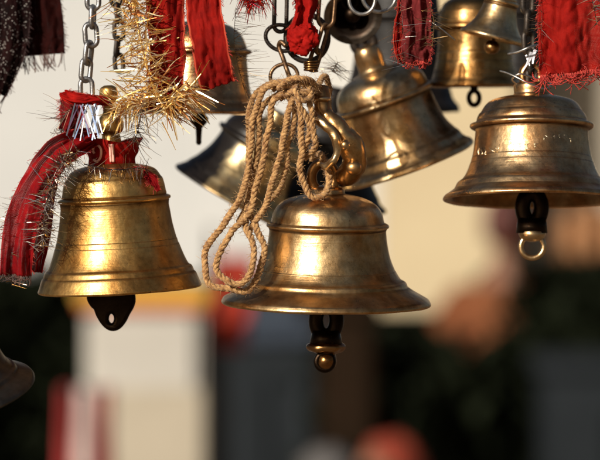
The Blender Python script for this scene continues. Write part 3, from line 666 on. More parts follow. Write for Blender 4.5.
# wrap round crown
def wrap():
    Y = 0.0; u = U(Y); bm = bmesh.new(); uvl = bm.loops.layers.uv.new('UVMap'); rows = []
    nu, nv = 96, 16
    for i in range(nv+1):
        t = i/nv; row = []
        for j in range(nu):
            th = 2*math.pi*j/nu
            r = 22.5+6.5*t**1.6+1.3*math.sin(th*3+1)*t+1.6*noise.noise(Vector((math.cos(th)*3, math.sin(th)*3, t*2)))+0.8*math.sin(t*14+th*2)
            z = -14+28*t+3.2*math.sin(th*2+0.6)*t+1.4*noise.noise(Vector((math.cos(th)*5, math.sin(th)*5, 3)))
            row.append(bm.verts.new((math.cos(th)*r*u, math.sin(th)*r*u, z*u)))
        rows.append(row)
    for i in range(nv):
        for j in range(nu):
            f = bm.faces.new((rows[i][j], rows[i][(j+1) % nu], rows[i+1][(j+1) % nu], rows[i+1][j]))
            for lp, (a, b) in zip(f.loops, ((j, i), (j+1, i), (j+1, i+1), (j, i+1))): lp[uvl].uv = (a/nu*3, b/nv)
    o = link('red_wrap', bm, M['red_cotton']); o.location = P(112, 154, Y)
    sm = o.modifiers.new('thickness', 'SOLIDIFY'); sm.thickness = 1.2*u; sm.offset = -1
    tag(o, 'red cloth collar with pale printed marks wound round the golden bell', 'cloth', 'ribbons and cloths tied to the bells')
    # printed marks lying on the cloth
    def on(x, z):
        t = (z+14)/28; r = 22.5+6.5*max(0, t)**1.6+2.0; return Vector((x*u, -math.sqrt(max(0, r*r-x*x))*u, z*u))
    pb = bmesh.new()
    for ln in ([(-17, 7), (-13, 8.2), (-9.8, 5), (-9.4, 0), (-10.6, -5), (-14, -8), (-17.2, -6)], [(-17, 7), (-17.6, 3), (-16.4, 0)], [(-0.4, 9), (-0.2, 4), (0, -2), (0.4, -8.5)], [(2.2, 9), (2.4, 4), (2.6, -2), (2.8, -8.5)]):
        pts = catmull([on(a, b) for a, b in ln], 4)
        T, F = frames(pts); tube(pb, pts, 1.25*u, 8, flat=1.0)
    link('printed_mark', pb, M['print'], o)
    fb = bmesh.new(); rn = random.Random(4)
    for q in range(150):
        th = rn.random()*2*math.pi; r = 23; a = Vector((math.cos(th)*r*u, math.sin(th)*r*u, -12*u))
        e = a+Vector((math.cos(th)*rn.uniform(1, 4), math.sin(th)*rn.uniform(1, 4), -rn.uniform(2, 5)))*u
        tube(fb, [a, a.lerp(e, .5)+Vector((rn.uniform(-.5, .5), 0, 0))*u, e], 0.4*u, 5)
    link('trim', fb, M['jute'], o)
wrap()
# red scrap at right of dome of left bell
ribbon('red_net_cloth', [(134, 168, -.020), (144, 173, -.024), (153, 181, -.028), (159, 191, -.028)], [4, 8, 9, 4], M['red_net'], 'small torn red net scrap on the right shoulder of the golden bell', fold=1.5, k=1.2, seed=8.6, yaw=20, crumple=1.4)
# dark ribbons top left
ribbon('black_ribbon', [(12, -16, .05), (13, 10, .05), (12, 35, .05), (6, 62, .05), (-6, 92, .05)], [36, 34, 32, 30, 26], M['black_sequin'], 'black sequined ribbon at the top left corner', fold=4, k=1.3, seed=1.1, fringe=(46, 8, 24, M['dark_thread'], 0.1))
ribbon('maroon_ribbon', [(38, -16, .06), (40, 5, .06), (42, 25, .06), (42, 42, .06), (43, 55, .06)], [40, 42, 43, 44, 44], M['maroon_net'], 'dark maroon net ribbon with a frayed end beside the black ribbon', fold=2.5, k=2.2, seed=3.4, fringe=(46, 10, 20, M['dark_thread'], 0.08))
# pink tinsel ribbon
ribbon('pink_ribbon', [(415, -14, -.02), (416, 10, -.022), (417, 30, -.024), (416, 48, -.024), (418, 62, -.022)], [30, 30, 27, 30, 24], M['pink_cloth'], 'dusty pink ribbon hanging above the tilted bell', fold=3.2, k=2.2, seed=2.7, fringe=(60, 3, 9, M['red_thread'], 0.3), crumple=1.5)
ribbon('pink_ribbon', [(402, -12, -.016), (400, 10, -.018), (398, 30, -.018), (400, 48, -.018), (403, 64, -.016)], [5, 6, 8, 12, 8], M['red_satin'], 'narrow rusty red ribbon left of the dusty pink ribbon', fold=1.2, k=1.0, seed=5.7, crumple=1.3)
# bright net top right
ribbon('red_net_cloth', [(572, -16, -.03), (571, 5, -.034), (571, 28, -.036), (570, 52, -.036), (572, 73, -.034)], [62, 64, 64, 62, 66], M['bright_net'], 'bright red net cloth with curly frayed hem at the top right', fold=4.0, k=1.3, seed=0.4, fringe=(170, 8, 24, M['red_thread'], 0.55), crumple=1.8, nu=40)
ribbon('red_net_cloth', [(556, -12, -.022), (555, 12, -.024), (556, 34, -.024), (560, 56, -.022), (562, 70, -.02)], [30, 34, 36, 32, 26], M['bright_net'], 'second fold of red net lying behind the curly hemmed cloth', fold=3.0, k=1.1, seed=2.4, crumple=1.6)

# ------------------------------------------------------------------ tinsel
tinsel('gold_tinsel', [(132, -14, -.030), (134, 6, -.034), (138, 26, -.036), (142, 46, -.038), (147, 68, -.040), (154, 88, -.040), (163, 106, -.042)], 540, 12, 34, 1.5, M['gold_foil'], 'gold tinsel garland hanging left of the red ribbons', grav=0.05, core=1.2, dirbias=(-.1, 0, 0), jit=8, curl=0.8)
tinsel('gold_tinsel', [(165, 110, -.041), (172, 103, -.043), (182, 95, -.043), (190, 86, -.042)], 190, 16, 44, 1.7, M['gold_foil'], 'gold tinsel sprig spreading right across the left red ribbon end', grav=0.25, core=1.0, dirbias=(.75, 0, -.3), jit=4, curl=0.3)
tinsel('gold_tinsel', [(150, 92, -.036), (140, 100, -.036), (128, 106, -.036), (120, 110, -.034)], 210, 10, 30, 1.5, M['gold_foil'], 'gold tinsel tail spilling onto the cloths above the golden bell', grav=0.3, core=1.0, dirbias=(-.6, -.1, -.05), jit=5, curl=0.7)
tinsel('silver_tinsel', [(148, 100, -.02), (142, 112, -.02), (138, 128, -.018), (134, 142, -.016)], 110, 10, 30, 0.7, M['silver_foil'], 'dark straggling tinsel right of the red cloth collar', grav=0.5, core=0.8, curl=0.9)
tinsel('silver_tinsel', [(78, 152, -.040), (64, 162, -.044), (54, 176, -.046), (48, 196, -.046), (44, 222, -.044), (42, 248, -.040)], 420, 8, 24, 0.9, M['silver_foil'], 'dark and silver tinsel running down the red net ribbon', grav=0.1, core=0.6, curl=0.6, jit=3)
tinsel('silver_tinsel', [(72, 108, -.022), (66, 114, -.022), (60, 122, -.022)], 34, 16, 42, 0.6, M['silver_foil'], 'long thin dark tinsel threads sticking out left of the rolled red cloth', grav=0.15, core=0.6, dirbias=(-.9, 0, .0), curl=0.35)
tinsel('silver_tinsel', [(84, 164, -.034), (100, 168, -.038), (118, 170, -.038), (136, 168, -.034), (148, 170, -.028)], 130, 6, 20, 0.7, M['silver_foil'], 'thin dark tinsel ring lying on the shoulder of the golden bell', grav=0.5, core=0.7, curl=0.5)
tinsel('silver_tinsel', [(12, 196, -.03), (10, 230, -.03), (10, 262, -.028), (12, 286, -.026)], 110, 8, 22, 0.7, M['silver_foil'], 'dark tinsel on the outer edge of the red net ribbon', grav=0.0, core=0.5, curl=0.3)
tinsel('brown_tinsel', [(236, 8, -.024), (234, 40, -.024), (238, 66, -.022), (246, 96, -.02)], 80, 14, 40, 0.55, M['tawny_foil'], 'fine brown tinsel threads fanning out right of the square cut ribbon', grav=0.05, core=0.3, dirbias=(1.1, 0, 0), curl=0.15)
tinsel('brown_tinsel', [(236, -10, -.02), (246, 0, -.022), (256, 2, -.022), (268, -4, -.02)], 150, 8, 24, 1.2, M['red_foil'], 'tuft of red and gold tinsel at the top edge above the black bell links', grav=0.9, core=1.4, curl=0.5)
tinsel('brown_tinsel', [(338, 62, .02), (332, 72, .02)], 60, 10, 26, 0.7, M['tawny_foil'], 'dark tinsel wisps between the bound link and the tilted bell', grav=0.1, core=0.5, dirbias=(0.1, 0, .0), curl=0.3)
tinsel('silver_tinsel', [(400, 0, -.03), (402, 22, -.032), (406, 44, -.032), (404, 66, -.03)], 70, 10, 30, 0.45, M['silver_foil'], 'bright silver threads crossing the dusty pink ribbon', grav=0.1, core=0.12, curl=0.25)
tinsel('silver_tinsel', [(430, 2, -.028), (434, 24, -.028), (432, 48, -.026)], 60, 8, 26, 0.7, M['tawny_foil'], 'brown threads on the right edge of the dusty pink ribbon', grav=0.1, core=0.4, curl=0.3)
tinsel('silver_tinsel', [(540, -8, -.03), (542, 20, -.036), (541, 44, -.036), (543, 66, -.034)], 60, 8, 24, 0.45, M['silver_foil'], 'silver threads on the left edge of the bright red net', grav=0.1, core=0.12, dirbias=(-.4, 0, 0), curl=0.25)
tinsel('silver_tinsel', [(590, -8, -.04), (594, 8, -.044), (597, 24, -.042)], 40, 8, 24, 0.9, M['silver_foil'], 'silver threads on the right side of the bright red net', grav=0.1, core=0.4, curl=0.25)
# white foil strips in crossing pairs
bm = bmesh.new(); lay = bm.verts.layers.float.new('tone'); u = U(-.03); base = P(86, 140, -.03); rn = random.Random(3)
for i in range(16):
    x0 = 75+i*1.6; x1 = x0+rn.choice((-1, 1))*rn.uniform(3, 13); a = P(x0, 104+rn.uniform(-1, 2), -.028-rn.random()*.004)-base; b = P(x1, 136+rn.uniform(-6, 6), -.030-rn.random()*.004)-base
    strip_mesh(bm, a, b, rn.uniform(1.0, 1.9)*u, Vector((rn.uniform(-.5, .5), -1, rn.uniform(-.3, .3))).normalized(), rn.uniform(-.06, .12), rn.random(), lay, 5, taper=False)
o = link('foil_fringe', bm, M['bright_foil'], smooth=False); o.location = base; tag(o, 'white iridescent foil strips crossing below the rolled red cloth', 'tinsel', 'tinsel garlands')
bm = bmesh.new(); lay = bm.verts.layers.float.new('tone'); base = P(529, 66, 0.0)
for a, b, w in (((536, 50), (523, 72), 3.5), ((531, 52), (527, 64), 2.5), ((535, 50), (533, 64), 3.5), ((526, 55), (530, 66), 2.0)):
    strip_mesh(bm, P(a[0], a[1], -.004)-base, P(b[0], b[1], -.006)-base, w*u, Vector((-.35, -1, .1)).normalized(), .1, .6, lay, 5)
o = link('foil_scrap', bm, M['bright_foil'], smooth=False); o.location = base; tag(o, 'scrap of white foil caught on the chain of the coppery right bell', 'tinsel', 'tinsel garlands')

# ------------------------------------------------------------------ jute rope
def rope(path, w, bm, seed=0, closed=False):
    p3 = catmull([P(*p) for p in path], 16, closed); u = U(path[0][2]); w = w*0.84
    p3 = [p+Vector((noise.noise(p*70+Vector((seed, 0, 0))), noise.noise(p*70+Vector((0, seed, 0))), noise.noise(p*70+Vector((0, 0, seed)))))*3.3*u for p in p3]
    # resample evenly
    out = [p3[0]]; step = 0.9*u; acc = 0
    for a, b in zip(p3, p3[1:]):
        d = (b-a).length
        while acc+d >= step:
            t = (step-acc)/d; a = a.lerp(b, t); out.append(a.copy()); d = (b-a).length; acc = 0
        acc += d
    T, F = frames(out); rn = random.Random(seed)
    pitch = (11.5+3*(seed % 3))*u; s = w/2
    for st in range(3):
        pts = []; rad = []
        for i, c in enumerate(out):
            th = 2*math.pi*(i*step/pitch)+st*2*math.pi/3+1.6*noise.noise(c*60+Vector((seed, 3, 0))); a, b = F[i]
            wob = 1+0.35*noise.noise(Vector((i*0.05, seed, st)))
            pts.append(c+(a*math.cos(th)+b*math.sin(th))*(s*0.50*wob*u)); rad.append(s*0.60*u*(1+0.30*noise.noise(Vector((i*0.13, seed+4, st)))))
        tube(bm, pts, rad, 8)
    for q in range(int(len(out)*1.8)):
        i = rn.randrange(len(out)); a, b = F[i]; th = rn.random()*6.283; d = a*math.cos(th)+b*math.sin(th)
        p0 = out[i]+d*s*0.85*u; d2 = (d*rn.uniform(.3, 1)+T[i]*rn.uniform(-1, 1)).normalized(); ln = rn.uniform(1.5, 7)*u
        tube(bm, [p0, p0+d2*ln*.5+a*rn.uniform(-.6, .6)*u, p0+d2*ln+b*rn.uniform(-1, 1)*u], 0.13*u, 3)
rb_m = bmesh.new()
rope([(306, 84, -.010), (288, 82, -.022), (270, 86, -.026), (259, 98, -.026), (253.5, 118, -.026), (251, 142, -.027), (247, 168, -.028), (243, 190, -.030), (236, 208, -.034), (222, 227, -.037), (208, 246, -.038), (204, 264, -.038), (210, 282, -.040), (226, 290, -.042), (244, 290, -.042), (257, 280, -.042), (264, 262, -.041), (263, 243, -.040), (256, 229, -.036), (250, 216, -.032)], 7.6, rb_m, 1)
rope([(304, 90, -.016), (290, 90, -.026), (276, 98, -.030), (270, 114, -.030), (267, 136, -.031), (262, 160, -.032), (257, 184, -.034), (252, 204, -.037), (241, 222, -.040), (226, 240, -.043), (217, 258, -.045), (217, 272, -.046), (226, 282, -.048), (240, 283, -.048), (250, 274, -.047), (254, 258, -.045), (251, 240, -.042), (246, 226, -.038), (247, 212, -.034)], 7.4, rb_m, 2)
rope([(300, 88, -.020), (293, 100, -.030), (289, 116, -.032), (284, 136, -.032), (278, 160, -.032), (271, 186, -.034), (264, 205, -.036), (254, 221, -.036), (250, 232, -.030)], 7.2, rb_m, 3)
rope([(296, 84, -.014), (282, 92, -.018), (266, 104, -.016), (259, 124, -.014), (258, 146, -.014), (254, 172, -.016), (249, 196, -.020), (246, 212, -.030)], 7.0, rb_m, 8)
rope([(308, 86, -.014), (301, 98, -.026), (300, 116, -.028), (301, 140, -.028), (301.5, 164, -.028), (303, 182, -.028), (309, 193, -.028), (319, 195.5, -.026), (328, 188, -.022), (330, 174, -.016), (325, 160, -.008), (318, 152, 0.002), (310, 158, .010)], 7.6, rb_m, 4)
rope([(310, 84, -.016), (308, 98, -.032), (312, 112, -.034), (315.5, 128, -.034), (315, 142, -.032), (310, 152, -.026), (304, 158, -.02)], 7.0, rb_m, 5)
rope([(274, 90, -.018), (284, 84, -.030), (298, 83, -.034), (312, 87, -.030), (321, 95, -.018), (316, 100, -.006), (300, 96, .0), (284, 92, -.004)], 7.4, rb_m, 6)
rope([(290, 80, -.016), (272, 82, -.020), (256, 94, -.018), (249, 112, -.018), (247, 136, -.019), (249, 160, -.020), (252, 182, -.022), (247, 206, -.026), (238, 222, -.030)], 6.6, rb_m, 9)
rope([(286, 96, -.014), (292, 108, -.016), (294, 124, -.016), (290, 144, -.016), (286, 166, -.016), (280, 186, -.020), (270, 202, -.026)], 6.6, rb_m, 10)
rope([(300, 80, -.030), (294, 92, -.040), (303, 102, -.040), (312, 96, -.036), (306, 84, -.034), (296, 88, -.036), (298, 104, -.036), (306, 120, -.034), (307, 138, -.030), (305, 150, -.024)], 6.8, rb_m, 11)
rope([(278, 88, -.034), (288, 78, -.038), (302, 77, -.040), (314, 82, -.036), (318, 92, -.028)], 6.4, rb_m, 12)
rope([(280, 98, -.022), (292, 92, -.034), (306, 92, -.036), (318, 84, -.026), (324, 76, -.014), (328, 84, -.010), (329, 96, -.012), (326, 103, -.016)], 7.0, rb_m, 7)
base = P(318, 190, 0)
for v in rb_m.verts: v.co -= base
o = link('jute_rope', rb_m, M['jute']); o.location = base; tag(o, 'looped brown jute rope tied in a bundle above the centre bell', 'rope')

# ------------------------------------------------------------------ ornamental brass hook
hk = empty('brass_hook', P(330, 170, -.006), 'curved brass hook with a ball, right of the rope bundle', 'hook')
def hpart(name, pts, rads, mat, flat=1.0, seg=14, Y=None):
    bm = bmesh.new(); bm.verts.layers.float.new('grime_shade'); p3 = catmull([P(*p)-hk.location for p in pts], 6)
    rr = catmull([Vector((r, 0, 0)) for r in rads], 6); tube(bm, p3, [r.x*U() for r in rr], seg, flat=flat)
    o = link(name, bm, mat, hk); dent(o, 0.0016, 110.0, 3); dent(o, 0.0006, 320.0, 6); return o
hpart('shank', [(322, 90, -.014), (322.5, 100, -.018), (324, 112, -.020), (331, 122, -.022), (341, 131, -.022), (350, 143, -.020), (355, 158, -.016), (350, 172, -.010), (340, 181, -.004)], [8.0, 9.4, 8.4, 8.4, 10.6, 12.2, 12.6, 11.0, 7.0], M['worn_brass'], seg=20)
hpart('inner_rib', [(316, 104, -.020), (318, 118, -.026), (326, 126, -.030), (334, 135, -.031), (338, 147, -.030), (335, 159, -.028), (326, 166, -.024), (320, 164, -.02)], [2.6, 3.8, 4.4, 4.6, 4.8, 4.4, 3.8, 2.4], M['pale_brass'])
bm = bmesh.new(); ball(bm, P(345, 145, -.034)-hk.location, 5.2*U()); link('ball', bm, M['pale_brass'], hk)
bm = bmesh.new(); ball(bm, P(322, 99, -.022)-hk.location, 9*U(), (1, 0.8, 0.36)); link('collar', bm, M['pale_brass'], hk)
bm = bmesh.new(); ball(bm, P(354, 168, -.024)-hk.location, 8*U(), (1, .8, .9)); link('lobe', bm, M['worn_brass'], hk)

# ------------------------------------------------------------------ background
def D(d): return d-CAMD             # distance from camera -> Y
M['cream_plaster'] = simple('cream_plaster', (0.49, 0.50, 0.50), (0.56, 0.565, 0.56), rough=0.9, scale=1.6, bump=0.3, bscale=30, dist=0.01)
M['ochre_plaster'] = simple('ochre_plaster', (0.50, 0.40, 0.25), (0.57, 0.47, 0.30), rough=0.9, scale=1.4, bump=0.3, bscale=30, dist=0.01)
M['tan_plaster'] = simple('tan_plaster', (0.38, 0.34, 0.27), (0.45, 0.40, 0.32), rough=0.9, scale=1.4, bump=0.3, bscale=30, dist=0.01)
M['dark_stone'] = simple('dark_stone', (0.003, 0.003, 0.003), (0.007, 0.006, 0.005), 0.05, rough=0.95, scale=3, bump=0.4, bscale=12, dist=0.02)
M['earth'] = simple('earth', (0.13, 0.085, 0.05), (0.20, 0.14, 0.085), rough=0.95, scale=0.8, bump=0.3, bscale=8, dist=0.02)
M['white_paint'] = simple('white_paint', (0.40, 0.38, 0.34), (0.47, 0.45, 0.41), rough=0.8, scale=3, bump=0.2, bscale=20, dist=0.01)
M['beige_paint'] = simple('beige_paint', (0.34, 0.30, 0.23), (0.42, 0.37, 0.29), rough=0.85, scale=3, bump=0.2, bscale=20, dist=0.01)
M['yellow_paint'] = simple('yellow_paint', (0.52, 0.30, 0.03), (0.60, 0.37, 0.05), rough=0.7, scale=4)
M['orange_paint'] = simple('orange_paint', (0.60, 0.10, 0.03), (0.68, 0.15, 0.04), rough=0.7, scale=4)
M['flag_red'] = simple('flag_red', (0.34, 0.022, 0.007), (0.44, 0.036, 0.012), rough=0.8, scale=6, trans=0.2)
M['slate_metal'] = simple('slate_metal', (0.013, 0.016, 0.019), (0.018, 0.022, 0.026), 0.08, rough=0.7, scale=3)
M['blue_metal'] = simple('blue_metal', (0.035, 0.045, 0.065), (0.045, 0.058, 0.08), 0.1, rough=0.7, scale=3)
M['brown_wood'] = simple('brown_wood', (0.012, 0.007, 0.0035), (0.020, 0.011, 0.006), 0.05, rough=0.8, scale=4, bump=0.3, bscale=20, dist=0.01)
M['leaf'] = simple('leaf', (0.007, 0.009, 0.005), (0.014, 0.018, 0.009), 0.05, rough=0.8, scale=4)
M['bark'] = simple('bark', (0.010, 0.007, 0.005), (0.02, 0.013, 0.01), 0.1, rough=0.9, scale=12)
M['skin'] = simple('skin', (0.17, 0.07, 0.036), (0.22, 0.095, 0.05), rough=0.6, scale=10)
M['rust_shirt'] = simple('rust_shirt', (0.12, 0.038, 0.016), (0.19, 0.070, 0.030), 0.1, rough=0.9, scale=6)
M['dark_cloth'] = simple('dark_cloth', (0.005, 0.005, 0.006), (0.010, 0.010, 0.012), 0.1, rough=0.9, scale=6)
M['hair'] = simple('hair', (0.06, 0.012, 0.008), (0.09, 0.02, 0.012), rough=0.6, scale=40)
M['scarf'] = simple('scarf', (0.18, 0.020, 0.007), (0.26, 0.034, 0.011), rough=0.85, scale=8)
M['pale_cloth'] = simple('pale_cloth', (0.07, 0.065, 0.065), (0.10, 0.095, 0.095), rough=0.9, scale=6)
M['sack_white'] = simple('sack_white', (0.42, 0.33, 0.31), (0.50, 0.42, 0.39), rough=0.9, scale=6)
M['sack_red'] = simple('sack_red', (0.42, 0.03, 0.03), (0.52, 0.05, 0.05), rough=0.9, scale=6)

bm = bmesh.new(); bmesh.ops.create_grid(bm, x_segments=40, y_segments=40, size=400)
for v in bm.verts: v.co.z = 0.0
structure(link('ground', bm, M['earth']))

def wallbox(name, x0, x1, ytop, d, depth, mat, label, cat='wall', course=True, z0=-0.1):
    Y = D(d); a = P(x0, ytop, Y); b = P(x1, ytop, Y); z1 = a.z
    root = empty(name, ((a.x+b.x)/2, Y+depth/2, 0), label, cat)
    bm = bmesh.new(); box(bm, (0, 0, (z1+z0)/2), (b.x-a.x, depth, z1-z0), bev=0.01); link('wall', bm, mat, root, smooth=False)
    bm = bmesh.new(); box(bm, (0, 0, z1+0.045), (b.x-a.x+0.06, depth+0.08, 0.09), bev=0.012); link('coping', bm, mat, root, smooth=False)
    return root
wallbox('plaster_wall', -700, 380, -420, 16.0, 0.4, M['cream_plaster'], 'blurred cream plaster wall behind the bells on the left')
wallbox('plaster_wall', 381, 520, -420, 15.6, 0.4, M['ochre_plaster'], 'blurred warm yellow plaster wall right of the centre bell')
wallbox('plaster_wall', 521, 1300, -420, 16.2, 0.4, M['tan_plaster'], 'blurred tan plaster wall behind the coppery right bell')
wallbox('stone_wall', -500, 214, 300, 14.0, 0.4, M['dark_stone'], 'blurred low black wall at the lower left')
wallbox('stone_wall', 216, 378, 300, 13.6, 0.4, M['dark_stone'], 'blurred low black wall behind the grey cabinet')
wallbox('stone_wall', 380, 1100, 335, 14.0, 0.4, M['dark_stone'], 'blurred low black wall behind the dark bushes')

# painted pillar
Y = D(9.0); u9 = U(Y); c = P(146, 300, Y)
pr = empty('painted_pillar', (c.x, Y, 0), 'blurred whitewashed pillar with yellow and orange bands on top', 'pillar')
hw = 57*u9; top = P(0, 309, Y).z
bm = bmesh.new(); box(bm, (0, 0, top/2), (2*hw, 2*hw, top), bev=0.02); link('shaft', bm, M['white_paint'], pr, smooth=False)
bm = bmesh.new(); box(bm, (0, 0, top+3.5*u9), (2*hw+.03, 2*hw+.03, 7*u9), bev=0.006); link('orange_band', bm, M['orange_paint'], pr, smooth=False)
bm = bmesh.new(); box(bm, (0, 0, top+(7+9)*u9), (2*hw+.05, 2*hw+.05, 18*u9), bev=0.01); link('yellow_band', bm, M['yellow_paint'], pr, smooth=False)
bm = bmesh.new(); box(bm, (0, 0, 0.15), (2*hw+.1, 2*hw+.1, 0.3), bev=0.01); link('plinth', bm, M['white_paint'], pr, smooth=False)
zc = P(0, 386, Y).z; bm = bmesh.new(); box(bm, (0, 0, zc/2), (2*hw+.012, 2*hw+.012, zc), bev=.004); link('lower_coat', bm, M['beige_paint'], pr, smooth=False)
# cabinets
def cabinet(x0, x1, yt, d, mat, label, depth=0.5, band=None):
    Y = D(d); a, b = P(x0, yt, Y), P(x1, yt, Y); w = b.x-a.x
    r = empty('metal_cabinet', ((a.x+b.x)/2, Y+depth/2, 0), label, 'cabinet')
    bm = bmesh.new(); box(bm, (0, 0, (a.z-.10)/2+.05), (w, depth, a.z-.10), bev=.01); link('body', bm, mat, r, smooth=False)
    bm = bmesh.new(); box(bm, (0, 0, a.z-.02), (w+.04, depth+.04, .06), bev=.01); link('top', bm, band or mat, r, smooth=False)
    for s in (-1, 1):
        bm = bmesh.new(); box(bm, (s*w/4, -depth/2-.012, a.z/2), (w/2-.03, .02, a.z-.3), bev=.005); dd = link('door', bm, mat, r, smooth=False)
        bm = bmesh.new(); tube(bm, [(s*.04, -depth/2-.03, a.z/2-.08), (s*.04, -depth/2-.05, a.z/2), (s*.04, -depth/2-.03, a.z/2+.08)], .008, 8); link('handle', bm, M['dark_iron'], dd)
    for sx in (-1, 1):
        for sy in (-1, 1):
            bm = bmesh.new(); box(bm, (sx*(w/2-.05), sy*(depth/2-.05), .025), (.05, .05, .05)); link('foot', bm, M['dark_iron'], r, smooth=False)
    return r
cabinet(226, 318, 328, 10.5, M['slate_metal'], 'blurred slate grey metal cabinet below the centre bell', band=M['blue_metal'])
cabinet(546, 680, 360, 10.0, M['slate_metal'], 'blurred slate grey metal cabinet at the lower right edge')
# blue crate on the centre cabinet
Y = D(10.5)+.25; c = P(262, 318, Y); bm = bmesh.new()
box(bm, (0, 0, .045), (.26, .3, .09), bev=.01); box(bm, (0, 0, .10), (.30, .34, .03), bev=.008)
o = link('blue_box', bm, M['blue_metal'], smooth=False); o.location = (c.x, Y, P(0, 328, D(10.5)).z+.012); tag(o, 'blurred dull blue lidded box on the slate cabinet below the centre bell', 'box')
# brown post
Y = D(10.2); a = P(320, 300, Y); b = P(374, 300, Y)
pr = empty('wooden_post', ((a.x+b.x)/2, Y, 0), 'blurred dark brown wooden post beside the slate cabinet', 'post')
bm = bmesh.new(); box(bm, (0, 0, P(0, 316, Y).z/2), (b.x-a.x, .14, P(0, 316, Y).z), bev=.015); link('shaft', bm, M['brown_wood'], pr, smooth=False)
bm = bmesh.new(); box(bm, (0, 0, P(0, 316, Y).z+.02), (b.x-a.x+.04, .18, .04), bev=.01); link('cap', bm, M['brown_wood'], pr, smooth=False)
# red flag
Y = D(9.4); a = P(232, 256, Y)
fl = empty('red_flag', (a.x, Y, 0), 'blurred red cloth flag on a stick beside the painted pillar', 'flag')
bm = bmesh.new(); tube(bm, [(-.055, 0, 0), (-.055, 0, a.z+.08)], .009, 8); link('stick', bm, M['brown_wood'], fl)
bm = bmesh.new(); g = []
ztop, zbot = a.z, P(0, 350, Y).z
for i in range(25):
    t = i/24; row = []
    for j in range(9):
        s = j/8; wv = (.125-.055*t)*s+.012*t; row.append(bm.verts.new((-.05+wv, .02*math.sin(s*9+t*4), ztop+(zbot-ztop)*t)))
    g.append(row)
for i in range(24):
    for j in range(8): bm.faces.new((g[i][j], g[i][j+1], g[i+1][j+1], g[i+1][j]))
o = link('cloth', bm, M['flag_red'], fl); sm = o.modifiers.new('t', 'SOLIDIFY'); sm.thickness = .003
# red and white sack
Y = D(8.0); c = P(88, 395, Y); u8 = U(Y)
sk = empty('striped_sack', (c.x, Y, 0), 'blurred tall sack striped red and white in front of the painted pillar', 'sack')
def sackpart(x0, x1, name, mat, seed):
    bm = bmesh.new(); zt = P(0, 388, Y).z; rows = []
    for i in range(20):
        t = i/19; row = []
        for k in range(28):
            th = 2*math.pi*k/28; cx_ = math.cos(th); r = 1.0-0.25*max(0, t-.85)/.15
            x = (x0+x1)/2+(x1-x0)/2*cx_*r; yy = .10*math.sin(th)*r
            x += .008*noise.noise(Vector((cx_*2, t*6, seed)))
            row.append(bm.verts.new((x+.010*(1-t)*0, yy, zt*t)))
        rows.append(row)
    for i in range(19):
        for k in range(28): bm.faces.new((rows[i][k], rows[i][(k+1) % 28], rows[i+1][(k+1) % 28], rows[i+1][k]))
    bm.faces.new(rows[-1]); return link(name, bm, mat, sk)
sackpart(-.064, -.036, 'red_stripe', M['sack_red'], 1); sackpart(-.036, .034, 'white_panel', M['sack_white'], 2); sackpart(.034, .060, 'red_stripe', M['sack_red'], 3)
# pale bundle at bottom centre
Y = D(9.0); bm = bmesh.new(); bmesh.ops.create_icosphere(bm, subdivisions=4, radius=1)
for v in bm.verts: v.co = Vector((v.co.x*.075, v.co.y*.075, v.co.z*.06))*(1+.2*noise.noise(v.co*3))
c = P(328, 470, Y)
bt = empty('small_stool', (c.x, Y, 0), 'blurred narrow stool at the bottom edge below the centre bell clapper', 'stool')
zs = c.z-.075
bx_ = bmesh.new(); box(bx_, (0, 0, zs), (.22, .22, .03), bev=.008); link('seat', bx_, M['brown_wood'], bt, smooth=False)
for sx in (-1, 1):
    for sy in (-1, 1):
        q = bmesh.new(); tube(q, [(sx*.10, sy*.10, 0), (sx*.07, sy*.07, zs)], .012, 8); link('leg', q, M['brown_wood'], bt)
o = link('cloth_bundle', bm, M['pale_cloth']); o.location = c; tag(o, 'blurred pale cloth bundle at the bottom edge, left of the red scarf', 'cloth')
# orange hanging cloth at right on wall
Y = D(15.2); a, b = P(556, 208, Y), P(640, 262, Y)
bm = bmesh.new(); g = []
for i in range(13):
    row = []
    for j in range(31):
        s = j/30; row.append(bm.verts.new(((s-.5)*(b.x-a.x), .05*math.sin(s*22), -(a.z-b.z)*i/12-.03*math.sin(s*11))))
    g.append(row)
for i in range(12):
    for j in range(30): bm.faces.new((g[i][j], g[i][j+1], g[i+1][j+1], g[i+1][j]))
M['orange_cloth'] = simple('orange_cloth', (0.30, 0.14, 0.06), (0.38, 0.19, 0.085), rough=0.9, scale=5)
o = link('orange_cloth', bm, M['orange_cloth']); o.location = ((a.x+b.x)/2, Y, a.z); sm = o.modifiers.new('t', 'SOLIDIFY'); sm.thickness = .004
tag(o, 'blurred orange cloth hung along the tan wall at the right edge', 'cloth')
bm = bmesh.new(); tube(bm, [(a.x-.1, Y-.01, a.z+.01), ((a.x+b.x)/2, Y-.01, a.z-.0), (b.x+.1, Y-.01, a.z+.01)], .006, 6)
o = link('washing_line', bm, M['dark_iron']); tag(o, 'thin line carrying the blurred orange cloth', 'line')

